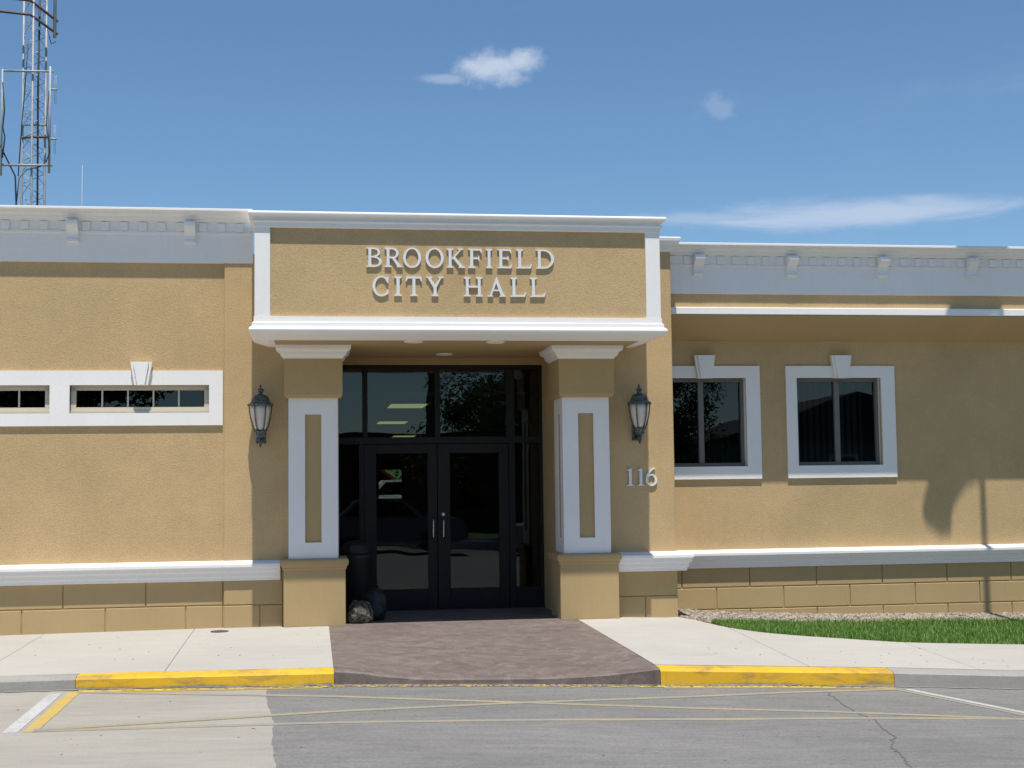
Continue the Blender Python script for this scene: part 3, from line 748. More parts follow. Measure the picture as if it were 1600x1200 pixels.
# --- windows
def keystone(parent, xc, yw, z0, z1, w0, w1, flip=1):
    bm = bmesh.new()
    add_prism(bm, [(-w0/2, z0), (w0/2, z0), (w1/2, z1), (-w1/2, z1)], lambda p: (xc+p[0], yw-.055, p[1]), lambda p: (xc+p[0], yw+.01, p[1]))
    k = from_bm('keystone', bm, 'white', parent)
    bm = bmesh.new()
    add_prism(bm, [(-w0/2+.035, z0+.0), (w0/2-.035, z0), (w1/2-.035, z1-.002), (-w1/2+.035, z1-.002)], lambda p: (xc+p[0], yw-.078, p[1]), lambda p: (xc+p[0], yw-.05, p[1]))
    from_bm('keystone_face', bm, 'white', parent)
def right_window(x0, x1):
    """surround x0..x1"""
    Wn = empty('window', ((x0+x1)/2, WR, 1.59)); Wn.parent = H; Wn.location = Vector(Wn.location)-H.location
    ox0, ox1, z0, z1, Z0, Z1 = x0+.142, x1-.185, 1.75, 2.87, 1.592, 3.022
    yb = WR-.03
    frame_mesh('surround', x0, x1, Z0, Z1, [(ox0, ox1, z0, z1)], yb, WR+.03, 'white', Wn)
    for b in ((ox0-.01, ox0+.006, z0, z1), (ox1-.006, ox1+.01, z0, z1)): box('reveal', b[0], b[1], WR+.031, WR+.13, b[2], b[3], 'white', Wn, 0)
    yg = WR+.10; fw = .045
    fm = boxes('frame', [(ox0+.006, ox1-.006, yg-.03, yg+.04, z1-fw, z1+.01), (ox0+.006, ox1-.006, yg-.03, yg+.04, z0-.01, z0+fw),
                    (ox0+.006, ox0+fw, yg-.028, yg+.038, z0+fw, z1-fw), (ox1-fw, ox1-.006, yg-.028, yg+.038, z0+fw, z1-fw)], 'winframe', Wn)
    xm = (ox0+ox1)/2
    box('mullion', xm-.035, xm+.035, yg-.035, yg+.03, z0+fw, z1-fw, 'winframe', Wn, .004)
    for k, (a, b) in enumerate(((ox0+fw, xm-.035), (xm+.035, ox1-fw))): box('pane', a, b, yg+.006+.012*k, yg+.012+.012*k, z0+fw, z1-fw, 'darkglass', Wn, 0)
    keystone(Wn, (ox0+ox1)/2+.02, WR-.03, z1-.008, 3.155, .19, .27)
    return Wn
right_window(4.195, 5.657); right_window(6.002, 7.462)
# vertical blinds behind the right-wing glass
M['blind'] = simple('blind_fabric', (.50, .49, .46), .9, 0, .05)
def blinds(x0, x1, label, ang):
    B = empty('vertical_blind', ((x0+x1)/2, WR+.33, 1.75)); tag(B, label, 'blind', 'blinds of the right wing')
    box('head_rail', x0, x1, WR+.31, WR+.35, 2.86, 2.90, 'beige', B, 0)
    n = int((x1-x0)/.085); rb = random.Random(int(x0*10))
    for i in range(n):
        xc = x0+.04+i*.085; a = R(ang+rb.uniform(-9, 9)); dx, dy = .043*math.cos(a), .043*math.sin(a)
        bm = bmesh.new(); add_prism(bm, [(-1, 0), (0, .12), (1, 0), (0, .08)], lambda p: (xc+p[0]*dx-p[1]*dy, WR+.33+p[0]*dy+p[1]*dx, 1.70), lambda p: (xc+p[0]*dx-p[1]*dy, WR+.33+p[0]*dy+p[1]*dx, 2.86))
        from_bm('slat', bm, 'blind', B)
blinds(6.16, 7.26, 'grey vertical blind inside the window farther from the entrance', 38)
blinds(4.36, 5.46, 'half-open vertical blind inside the window nearest the entrance', 72)
# long surround of the left clerestory windows
LWs = empty('window_band', (-2.8, WL, 2.28)); LWs.parent = H; LWs.location = Vector(LWs.location)-H.location
yl = WL-.028
frame_mesh('surround', -5, -.995, 2.277, 2.902, LH, yl, WL+.04, 'white', LWs)
def left_window(x0, x1):
    z0, z1 = 2.42, 2.738
    yg = WL+.07
    fm = boxes('frame', [(x0+.004, x1-.004, yg-.01, yg+.06, z1-.055, z1), (x0+.004, x1-.004, yg-.045, yg+.06, z0, z0+.03), (x0+.022, x1-.022, yg-.028, yg+.06, z0+.03, z0+.07),
                    (x0+.004, x0+.06, yg-.03, yg+.06, z0+.03, z1-.055), (x1-.06, x1-.004, yg-.03, yg+.06, z0+.03, z1-.055)], 'beige', LWs)
    a, b = x0+.062, x1-.062; n = 5; gz0, gz1 = z0+.07, z1-.055
    for i in range(1, n): box('muntin', a+(b-a)*i/n-.009, a+(b-a)*i/n+.009, yg-.012, yg+.03, gz0, gz1, 'beige', LWs, 0)
    for i in range(n): box('pane', a+(b-a)*i/n+.009, a+(b-a)*(i+1)/n-.009, yg+.006, yg+.012, gz0, gz1, 'darkglass', LWs, 0)
    keystone(LWs, (x0+x1)/2+.02, yl, z1-.004, 3.0, .15, .24)
left_window(-4.45, -2.907); left_window(-2.69, -1.149)

# --- storefront: frame, transoms, side lights, pair of doors
SF_ = empty('storefront', (1.6, 1.40, 0)); SF_.parent = H; SF_.location = Vector(SF_.location)-H.location
y0, y1 = 1.36, 1.47
mull = [(.32, .345), (.646, .710), (1.561, 1.627), (2.474, 2.582), (2.905, 2.94)]
frl = [(.32, 2.94, y0, y1, 3.035, 3.085), (.32, 2.94, y0, y1, 2.085, 2.17)]
frl += [(a, b, y0+.002, y1-.002, 2.17, 3.035) for a, b in mull]
frl += [(a, b, y0+.002, y1-.002, .0, 2.085) for a, b in (mull[0], (.60, .66), (2.50, 2.582), mull[4])]
frl += [(.345, .60, y0+.01, y1-.01, 0, .26), (2.582, 2.905, y0+.01, y1-.01, 0, .26)]
boxes('frame', frl, 'bronze', SF_, .003)
for a, b, c, d in ((.345, .646, 2.17, 3.035), (.71, 1.561, 2.17, 3.035), (1.627, 2.474, 2.17, 3.035), (2.582, 2.905, 2.17, 3.035), (.345, .60, .26, 2.085), (2.582, 2.905, .26, 2.085)):
    box('pane', a, b, 1.41, 1.417, c, d, 'glass', SF_, 0)
def door(x0, x1, gx0, gx1, hx):
    D = boxes('door', [(x0, gx0, y0+.02, y1-.03, .015, 2.08), (gx1, x1, y0+.02, y1-.03, .015, 2.08), (gx0, gx1, y0+.02, y1-.03, .015, .26), (gx0, gx1, y0+.02, y1-.03, 1.962, 2.08)], 'bronze', H, .003)
    box('glass_pane', gx0, gx1, 1.405, 1.412, .26, 1.962, 'glass', D, 0)
    box('push_bar', x0+.08, x1-.08, 1.46, 1.51, .82, .87, 'bronze', D, .006)
    tube('handle', [(hx, y0+.02, 1.13), (hx, y0-.04, 1.13), (hx, y0-.045, 1.11), (hx, y0-.045, .91), (hx, y0-.04, .89), (hx, y0+.02, .89)], .0105, 'steel', D)
    return D
door(.662, 1.582, .817, 1.463, 1.525)
d2 = door(1.588, 2.498, 1.747, 2.37, 1.655)
bm = bmesh.new()
add_tube(bm, [(1.655, 1.352, 1.19), (1.655, 1.385, 1.19)], .021, 14); from_bm('lock', bm, 'steel', d2)
box('threshold', .32, 2.94, 1.33, 1.5, -.01, .02, 'bronze', H, .004)
box('outlet', 2.93, 2.945, .62, .68, .33, .42, 'black', H, .003)
# lit ceiling panels of the lobby
for i, (x, y) in enumerate(((1.42, 4.4), (1.52, 10.0), (2.25, 17.6))):
    t_ = empty('ceiling_panel', (x, y, 2.75))
    tag(t_, ['fluorescent ceiling panel in the lobby, nearest the doors', 'fluorescent ceiling panel in the lobby, middle of the three', 'fluorescent ceiling panel in the lobby, farthest from the doors'][i], 'ceiling light', 'lobby ceiling panels')
    box('diffuser', x-.27, x+.27, y-.58, y+.58, 2.735, 2.745, 'troffer', t_, 0)
    for b in ((x-.31, x+.31, y-.62, y-.581), (x-.31, x+.31, y+.581, y+.62), (x-.31, x-.271, y-.58, y+.58), (x+.271, x+.31, y-.58, y+.58)): box('frame_bar', *b, 2.73, 2.749, 'beige', t_, 0)
# recessed lights of the porch
for i, (x, y, lb) in enumerate(((1.142, -.715, 'round recessed soffit light, front left above the entrance'), (2.07, -.69, 'round recessed soffit light, front right above the entrance'), (1.63, .78, 'round recessed soffit light nearest the doors'))):
    t_ = empty('recessed_light', (x, y, 3.17)); tag(t_, lb, 'soffit light', 'recessed porch lights')
    lathe('trim_ring', [(.075, 3.172), (.075, 3.160), (.095, 3.157), (.107, 3.162), (.108, 3.172)], x, y, 'white', t_, 28)
    lathe('lens', [(.074, 3.172), (.074, 3.163), (.03, 3.161)], x, y, 'downlight', t_, 28)

# ------------------------------------------------------------------ raised lettering (own glyph outlines)
def ell(cx, cy, rx, ry, a0, a1, n=22):
    return [(cx+rx*math.cos(R(a0+(a1-a0)*i/n)), cy+ry*math.sin(R(a0+(a1-a0)*i/n))) for i in range(n+1)]
def serif(xc, w, y, up, s=.085):
    u = 1 if up else -1
    return [(xc-w/2, y), (xc+w/2, y), (xc+w/2, y+u*.035), (xc+s, y+u*.10), (xc-s, y+u*.10), (xc-w/2, y+u*.035)]
def stem(xc, s=.078, a=.02, b=.98): return [(xc-s, a), (xc+s, a), (xc+s*.93, .5), (xc+s, b), (xc-s, b), (xc-s*.93, .5)]
def ring_sector(cx, cy, ro, ri, a0, a1, n=26):
    """thick-thin bowl: outer radii ro=(x,y), inner ri"""
    return ell(cx, cy, ro[0], ro[1], a0, a1, n)+ell(cx, cy, ri[0], ri[1], a1, a0, n)
def I_(x): return [stem(x), serif(x, .36, 0, True), serif(x, .36, 1, False)]
def glyph(c):
    if c == 'I': return .36, I_(.18)
    if c == 'L': return .80, I_(.18)[:1]+[serif(.18, .36, 1, False), [(.0, 0), (.74, 0), (.80, .24), (.765, .24), (.68, .085), (.20, .085), (.0, .035)]]
    if c == 'E': return .74, [stem(.18), [(0, 1), (.70, 1), (.72, .79), (.685, .79), (.62, .915), (.2, .915), (0, .965)], [(0, 0), (.70, 0), (.75, .23), (.715, .23), (.63, .085), (.2, .085), (0, .035)],
                              [(.2, .475), (.5, .475), (.535, .40), (.57, .40), (.57, .64), (.535, .64), (.5, .555), (.2, .555)]]
    if c == 'F': return .70, [stem(.18), serif(.18, .38, 0, True), [(0, 1), (.69, 1), (.71, .77), (.675, .77), (.60, .915), (.2, .915), (0, .965)],
                              [(.2, .46), (.5, .46), (.535, .37), (.57, .37), (.57, .64), (.535, .64), (.5, .545), (.2, .545)]]
    if c == 'T': return .84, [stem(.42), serif(.42, .36, 0, True), [(.03, 1.0), (.81, 1.0), (.84, .76), (.80, .76), (.72, .91), (.12, .91), (.04, .76), (0, .76)]]
    if c == 'H': return 1.02, I_(.19)+I_(.83)+[[(.2, .46), (.82, .46), (.82, .545), (.2, .545)]]
    if c == 'Y': return .92, [[(.46-.078, .02), (.46+.078, .02), (.46+.078, .45), (.80, .97), (.71, .97), (.455, .57), (.24, .97), (.06, .97), (.46-.078, .43)], serif(.46, .36, 0, True),
                              [(0, 1), (.33, 1), (.33, .965), (.25, .93), (.08, .93), (0, .965)], [(.62, 1), (.92, 1), (.92, .965), (.82, .93), (.70, .93), (.62, .965)]]
    if c == 'A': return .98, [[(.11, .02), (.20, .02), (.50, .80), (.46, 1.02)], [(.46, 1.02), (.50, 1.02), (.89, .02), (.72, .02), (.42, .80)], [(.24, .29), (.70, .29), (.70, .365), (.24, .365)],
                              [(0, 0), (.30, 0), (.30, .035), (.22, .07), (.10, .07), (0, .035)], [(.62, 0), (.98, 0), (.98, .035), (.90, .08), (.72, .08), (.62, .035)]]
    if c == 'K': return .96, I_(.18)+[[(.24, .45), (.70, .97), (.80, .97), (.33, .44)], [(.30, .52), (.42, .60), (.88, .04), (.70, .04)],
                              [(.58, 1), (.88, 1), (.88, .965), (.80, .93), (.66, .93), (.58, .965)], [(.60, 0), (.97, 0), (.97, .03), (.84, .09), (.66, .09)]]
    if c == 'O': return .96, [ring_sector(.48, .5, (.48, .53), (.335, .455), 0, 360, 44)]
    if c == 'C': return .90, [ring_sector(.47, .5, (.47, .53), (.325, .455), 48, 312, 34), [(.79, .66), (.83, .66), (.85, .985), (.81, .985), (.66, .87)], [(.76, .30), (.85, .30), (.83, .10), (.70, .05)]]
    if c == 'D': return .96, [stem(.18), [(0, 1), (.45, 1), (.45, .925), (.2, .925), (0, .965)], [(0, 0), (.45, 0), (.45, .075), (.2, .075), (0, .035)],
                              ring_sector(.42, .5, (.54, .4985), (.39, .425), -90, 90)]
    if c == 'B': return .80, [stem(.18), [(0, 1), (.42, 1), (.42, .925), (.2, .925), (0, .965)], [(0, 0), (.42, 0), (.42, .075), (.2, .075), (0, .035)], [(.2, .49), (.42, .49), (.42, .56), (.2, .56)],
                              ring_sector(.40, .7615, (.32, .237), (.19, .163), -90, 90), ring_sector(.40, .278, (.40, .2768), (.255, .20), -90, 90)]
    if c == 'R': return .92, I_(.18)+[[(.1, .998), (.42, .998), (.42, .925), (.2, .925)], [(.2, .45), (.42, .45), (.42, .525), (.2, .525)],
                              ring_sector(.40, .7225, (.335, .2745), (.20, .20), -90, 90), [(.36, .50), (.52, .50), (.85, .05), (.66, .05)], [(.62, 0), (.95, 0), (.95, .03), (.82, .09), (.65, .09)]]
    if c == '1': return .50, [[(.17, .02), (.36, .02), (.36, .97), (.30, 1.0), (.02, .90), (.02, .86), (.17, .87)], [(.0, 0), (.5, 0), (.5, .035), (.38, .09), (.15, .09), (.0, .035)]]
    if c == '6': return .74, [ring_sector(.37, .32, (.37, .34), (.21, .265), 0, 360, 40), ring_sector(.72, .34, (.72, .70), (.56, .63), 100, 178, 22)]
def letter(c, x0, x1, z0, z1, yf, depth, mat, parent):
    w, parts = glyph(c); sx = (x1-x0)/w; bm = bmesh.new(); h = z1-z0
    for i, poly in enumerate(parts):
        e = .0003*i
        full = len(poly) > 60 and abs(poly[0][0]-poly[len(poly)//2-1][0]) < 1e-6 and abs(poly[0][1]-poly[len(poly)//2-1][1]) < 1e-6
        f0 = lambda p: (x0+p[0]*sx, yf-e, z0+p[1]*h); f1 = lambda p: (x0+p[0]*sx, yf+depth+e, z0+p[1]*h)
        if full:
            k = len(poly)//2; o_, i_ = poly[:k-1], poly[k:][::-1][:k-1]
            A = [bm.verts.new(f0(p)) for p in o_]; B = [bm.verts.new(f0(p)) for p in i_]; C = [bm.verts.new(f1(p)) for p in o_]; D = [bm.verts.new(f1(p)) for p in i_]
            n = k-1
            for q in range(n):
                r = (q+1) % n
                bm.faces.new((A[q], A[r], B[r], B[q])); bm.faces.new((C[q], D[q], D[r], C[r])); bm.faces.new((A[q], C[q], C[r], A[r])); bm.faces.new((B[q], B[r], D[r], D[q]))
        elif len(poly) > 30:      # sector: quads
            k = len(poly)//2; o_, i_ = poly[:k], poly[k:][::-1]
            A = [bm.verts.new(f0(p)) for p in o_]; B = [bm.verts.new(f0(p)) for p in i_]; C = [bm.verts.new(f1(p)) for p in o_]; D = [bm.verts.new(f1(p)) for p in i_]
            for q in range(k-1):
                r = q+1
                bm.faces.new((A[q], A[r], B[r], B[q])); bm.faces.new((C[q], D[q], D[r], C[r])); bm.faces.new((A[q], C[q], C[r], A[r])); bm.faces.new((B[q], B[r], D[r], D[q]))
            bm.faces.new((A[0], B[0], D[0], C[0])); bm.faces.new((A[-1], C[-1], D[-1], B[-1]))
        else: add_prism(bm, poly, f0, f1)
    return from_bm('letter', bm, mat, parent)
def px_to(x, y, Y):
    d = cr*((x-800)/2150)+cu*(-(y-600)/2150)+cf; k = (Y-CAMY)/d.y
    return d.x*k, CAMZ+d.z*k
YF = PB-.022
sg = empty('raised_letter_sign', (1.63, PB, 3.6)); tag(sg, 'white raised serif letters reading BROOKFIELD CITY HALL on the entrance box', 'sign')
zr = [px_to(720, 388.6, YF)[1], px_to(720, 418.4, YF)[1], px_to(720, 433, YF)[1], px_to(720, 463, YF)[1]]
for c, a, b in (('B', 572.5, 596.5), ('R', 601, 628.5), ('O', 629.8, 658), ('O', 665, 693.3), ('K', 698, 726.5), ('F', 731.5, 753), ('I', 759, 769.5), ('E', 777, 800), ('L', 806.5, 831), ('D', 837.5, 865.5)):
    letter(c, px_to(a, 403, YF)[0], px_to(b, 403, YF)[0], zr[1], zr[0], YF, .018, 'letter', sg)
for c, a, b in (('C', 582, 609), ('I', 616, 628), ('T', 634, 659.5), ('Y', 666, 693.5), ('H', 724.5, 754.5), ('A', 762, 790.5), ('L', 797.5, 822), ('L', 828, 852.5)):
    letter(c, px_to(a, 447, YF)[0], px_to(b, 447, YF)[0], zr[3], zr[2], YF, .018, 'letter', sg)
sn = empty('house_number', (3.95, 0, 1.5)); tag(sn, 'silver raised house number 116 beside the right pier', 'house number')
YN = -.025
for c, a, b in (('1', 979, 990.5), ('1', 995.5, 1007), ('6', 1009, 1027)):
    letter(c, px_to(a, 745, YN)[0], px_to(b, 745, YN)[0], px_to(1003, 759, YN)[1], px_to(1003, 731.5, YN)[1], YN, .02, 'number', sn)

# ------------------------------------------------------------------ wall lanterns
def lantern(x, label):
    yc = -.185
    Lq = empty('wall_lantern', (x, 0, 2.15)); tag(Lq, label, 'wall lamp', 'lanterns beside the entrance')
    lathe('finial', [(.004, 2.722), (.012, 2.712), (.014, 2.700), (.006, 2.688), (.03, 2.675), (.042, 2.655), (.026, 2.645), (.022, 2.62), (.03, 2.612)], x, yc, 'verdigris', Lq)
    lathe('hood', [(.028, 2.615), (.075, 2.598), (.098, 2.565), (.108, 2.53), (.128, 2.512), (.142, 2.505), (.142, 2.488), (.118, 2.484)], x, yc, 'verdigris', Lq, 28)
    lathe('globe', [(.108, 2.486), (.106, 2.43), (.096, 2.35), (.076, 2.26), (.055, 2.205)], x, yc, 'frosted', Lq, 28)
    for k in range(6):
        a = R(60*k); pts = []
        for r, z in ((.126, 2.49), (.123, 2.43), (.112, 2.35), (.09, 2.26), (.064, 2.198)): pts.append((x+r*math.cos(a), yc+r*math.sin(a), z))
        tube('rib', pts, .0075, 'verdigris', Lq)
        bm = bmesh.new(); bmesh.ops.create_icosphere(bm, subdivisions=1, radius=.015, matrix=Matrix.Translation((x+.135*math.cos(a), yc+.135*math.sin(a), 2.494))); from_bm('knob', bm, 'verdigris', Lq, True)
    lathe('cup', [(.05, 2.21), (.07, 2.203), (.07, 2.19), (.052, 2.18), (.055, 2.15), (.05, 2.135), (.03, 2.118)], x, yc, 'verdigris', Lq)
    tube('tail', [(x, yc, 2.13), (x, yc-.004, 2.09), (x, yc, 2.05), (x, yc, 2.012)], [.022, .024, .019, .006], 'verdigris', Lq, 10)
    tube('arm', [(x, yc+.02, 2.12), (x, yc+.08, 2.075), (x, yc+.14, 2.10), (x, -.02, 2.16)], [.014, .016, .016, .016], 'verdigris', Lq, 8)
    box('backplate', x-.055, x+.055, -.028, .002, 2.06, 2.30, 'verdigris', Lq, .01, 2)
lantern(-.563, 'verdigris metal wall lantern left of the entrance')
lantern(3.843, 'verdigris metal wall lantern above the house number right of the entrance')

# ------------------------------------------------------------------ things in the porch
def lump(name, cx, cy, z0, rx, ry, h, mat, parent, seed, amp=.18):
    r = random.Random(seed); bm = bmesh.new()
    bmesh.ops.create_icosphere(bm, subdivisions=4, radius=1)
    ph = [r.uniform(0, 6.28) for _ in range(8)]
    for v in bm.verts:
        p = v.co.copy()
        k = 1+amp*(.5*math.sin(3*p.x+ph[0])*math.sin(4*p.z+ph[1])+.35*math.sin(7*p.y+5*p.x+ph[2])+.25*math.sin(11*p.z+6*p.x+ph[3])+.15*math.sin(17*p.x+13*p.y+ph[4]))
        q = max(-.72, p.z*k)
        v.co = Vector((cx+p.x*k*rx, cy+p.y*k*ry, z0+(q+.72)/1.72*h))
    return from_bm(name, bm, mat, parent, True)
fz = interp(.6, WZ)+.006
cb = empty('duffel_bag', (.56, .05, fz)); tag(cb, 'slumped camouflage duffel bag on the porch floor by the left pier', 'bag')
lump('body', .56, .05, fz, .15, .13, .26, 'camo', cb, 4)
tube('strap', [(.45, -.04, fz+.16), (.50, -.075, fz+.24), (.58, -.08, fz+.26), (.66, -.06, fz+.20), (.68, -.04, fz+.12)], .012, 'black', cb)
kb = empty('backpack', (.74, .34, fz)); tag(kb, 'black backpack leaning behind the camouflage bag', 'bag')
lump('body', .74, .34, fz, .15, .13, .38, 'black', kb, 9, .12)
lump('pocket', .75, .24, fz+.03, .10, .06, .2, 'black', kb, 12, .1)
tb = empty('trash_bin', (.52, .85, fz)); tag(tb, 'tall black trash bin in the dark left corner of the porch', 'trash bin')
lathe('drum', [(.16, fz), (.17, fz+.02), (.185, fz+.68), (.20, fz+.70), (.20, fz+.74), (.19, fz+.75)], .54, .85, 'black', tb, 28)
lathe('lid', [(.195, fz+.752), (.195, fz+.78), (.17, fz+.85), (.10, fz+.90), (.03, fz+.915)], .54, .85, 'black', tb, 28)
box('flap', .46, .62, .66, .68, fz+.78, fz+.86, 'black', tb, .004)
cz = g(-1.0, -.36)
dc = empty('cleanout_cap', (-1.0, -.36, cz)); tag(dc, 'small rusty round cleanout cap set in the left sidewalk', 'drain cap')
lathe('plate', [(.095, cz-.02), (.10, cz+.006), (.09, cz+.009)], -1.0, -.36, 'rust', dc, 20)
lathe('plug', [(.025, cz+.006), (.022, cz+.016)], -1.0, -.36, 'rust', dc, 6)

# ------------------------------------------------------------------ radio tower and whip behind the building
TY = 25.0
tw = empty('radio_tower', (-8.0, TY, -.75)); tag(tw, 'galvanised lattice radio tower with side antennas behind the left wing', 'radio tower')
TZ0, TZ1 = -.75, 19.0
legs = [(-8.28, TY), (-7.93, TY-.42), (-7.66, TY+.1)]
for x, y in legs: tube('leg', [(x, y, TZ0), (x+.0, y, TZ1)], .033, 'galv', tw, 8)
bm = bmesh.new(); z = 5.0; k = 0
for z in [8+.34*i for i in range(33)]:
    for a, b in ((0, 1), (1, 2), (2, 0)):
        A, B = legs[a], legs[b]
        p, q = ((A, B) if k % 2 == 0 else (B, A))
        bm_ = bmesh.new(); add_tube(bm_, [(p[0], p[1], z), (q[0], q[1], z+.34)], .011, 4); from_bm('brace', bm_, 'galv', tw)
    k += 1
bm.free()
yA = TY-.5
for zz in (13.57, 10.82):
    tube('side_arm', [(-8.76, yA, zz), (-7.33, yA, zz+.02)], .035, 'galv', tw, 8)
tube('antenna_mast', [(-7.42, yA-.05, 10.6), (-7.42, yA-.05, 13.72)], .035, 'galv', tw, 8)
tube('antenna_mast', [(-8.74, yA-.05, 10.5), (-8.74, yA-.05, 13.6)], .028, 'galv', tw, 8)
for zz in (13.05, 11.6):
    tube('dipole_arm', [(-7.42, yA-.05, zz), (-7.22, yA-.05, zz)], .03, 'galv', tw, 6)
    for s in (-.02, .02):
        tube('dipole', [(-7.27+s, yA-.05, zz-.43), (-7.27+s, yA-.05, zz+.42)], .006, 'galv', tw, 5)
for a in ((-9.4, 15.80, -8.0, 15.68, -7.3, 15.20), (-9.4, 15.38, -8.0, 15.26, -7.3, 14.82)):
    bm = bmesh.new(); add_tube(bm, [(a[0], TY-.45, a[1]), (a[2], TY-.45, a[3])], .04, 4); from_bm('side_arm', bm, 'rust', tw)
    bm = bmesh.new(); add_tube(bm, [(a[2], TY-.45, a[3]), (a[4], TY-.1, a[5])], .045, 4); from_bm('side_arm', bm, 'rust', tw)
tube('antenna_mast', [(-7.38, TY-.15, 14.7), (-7.38, TY-.15, 17.6)], .05, 'galv', tw, 8)
tube('side_arm', [(-8.3, TY-.1, 12.1), (-7.6, TY-.1, 12.12)], .03, 'galv', tw); tube('side_arm', [(-8.28, TY, 11.74), (-7.9, TY-.4, 11.68), (-7.55, TY, 11.78)], .035, 'rust', tw)
tube('cable', [(-9.3, yA, 13.2), (-8.95, yA, 11.7), (-8.6, yA, 11.0), (-8.36, yA, 10.5), (-8.32, yA, 9.6), (-8.32, yA, 6)], .025, 'cable', tw)
tube('cable', [(-7.66, yA, 10.8), (-8.05, yA, 10.7), (-8.25, yA, 10.45), (-8.33, yA, 9.6)], .018, 'cable', tw)
tube('cable', [(-8.05, yA, 14.4), (-8.12, yA, 13.2), (-8.2, yA, 12), (-8.28, yA, 10.5)], .016, 'cable', tw)
tube('cable', [(-8.72, yA-.1, 13.2), (-8.66, yA-.1, 12.4), (-8.7, yA-.1, 11.9), (-8.64, yA-.1, 11.6), (-8.7, yA-.1, 11.0)], .02, 'cable', tw)
tube('cable', [(-7.44, yA-.1, 13.0), (-7.5, yA-.1, 12.0), (-7.4, yA-.1, 11.2), (-7.5, yA-.1, 10.9)], .014, 'cable', tw)
tube('cable', [(-7.8, TY-.2, 15.8), (-7.82, TY-.2, 13), (-7.8, TY-.2, 10), (-7.8, TY-.2, 8)], .03, 'cable', tw)
tube('cable', [(-7.62, TY, 15.0), (-7.5, TY, 14.55), (-7.36, TY-.1, 14.6)], .012, 'cable', tw)
wh = empty('whip_antenna', (-4.05, 9.0, 4.3)); tag(wh, 'thin white whip antenna standing on the roof right of the tower', 'antenna')
xw, zw0 = px_to(128, 322, 9.0); zw1 = px_to(128, 258, 9.0)[1]
tube('whip', [(xw, 9.0, 4.3), (xw, 9.0, zw1)], [.009, .006], 'galv', wh); box('mount', xw-.04, xw+.04, 8.96, 9.04, 4.29, 4.5, 'galv', wh)

# ------------------------------------------------------------------ flagpole just outside the frame (its shadow falls on the right wall)
tanE = math.tan(R(SUN_EL)); FP = -1.4
fx = px_to(1536, 780, WR)[0]
fp = empty('flagpole', (fx, FP, g(fx, FP))); tag(fp, 'tall flagpole standing in the sidewalk beyond the right edge', 'flagpole')
zft = 4.15+(WU-FP)*tanE
tube('pole', [(fx, FP, g(fx, FP)-.1), (fx, FP, zft)], [.055, .04], 'galv', fp, 12)
bm = bmesh.new(); bmesh.ops.create_icosphere(bm, subdivisions=2, radius=.07, matrix=Matrix.Translation((fx, FP, zft+.05))); from_bm('ball', bm, 'galv', fp, True)
# limp flag, hanging in folds left of the pole
fl = empty('flag', (fx-.05, FP, zft-2.6)); tag(fl, 'limp flag hanging from the flagpole beyond the right edge', 'flag')
def sh(px, py, Yw=WR):            # shadow pixel on a wall -> offset from pole, height on the flag plane
    X, Z = px_to(px, py, Yw); return X-fx, Z+(Yw-FP)*tanE
rowsF = [(sh(1468, 838)[0], sh(1486, 836)[0], sh(1480, 838)[1]), (sh(1446, 822)[0], sh(1487, 820)[0], sh(1480, 820)[1]), (sh(1440, 800)[0], sh(1488, 800)[0], sh(1480, 800)[1]), (sh(1444, 780)[0], sh(1498, 780)[0], sh(1480, 780)[1]), (sh(1450, 756)[0], sh(1514, 756)[0], sh(1480, 756)[1])]
top = [(-.60, -.02, rowsF[-1][2]+.5), (-.50, -.05, zft-.75), (-.42, -.10, zft-.45), (-.1, -.045, zft-.06)]
rowsF += top
bm = bmesh.new(); nn = 14; rr = []
for i, (a, b, z) in enumerate(rowsF):
    rr.append([bm.verts.new((fx+a+(b-a)*k/nn, FP+.012*math.sin(k*1.5+i*.3), z)) for k in range(nn+1)])
for a, b in zip(rr, rr[1:]):
    for k in range(nn): bm.faces.new((a[k], a[k+1], b[k+1], b[k]))
bmesh.ops.solidify(bm, geom=list(bm.faces), thickness=.004)
M['flag'] = simple('flag_nylon', (.20, .05, .06), .7)
from_bm('cloth', bm, 'flag', fl, True)

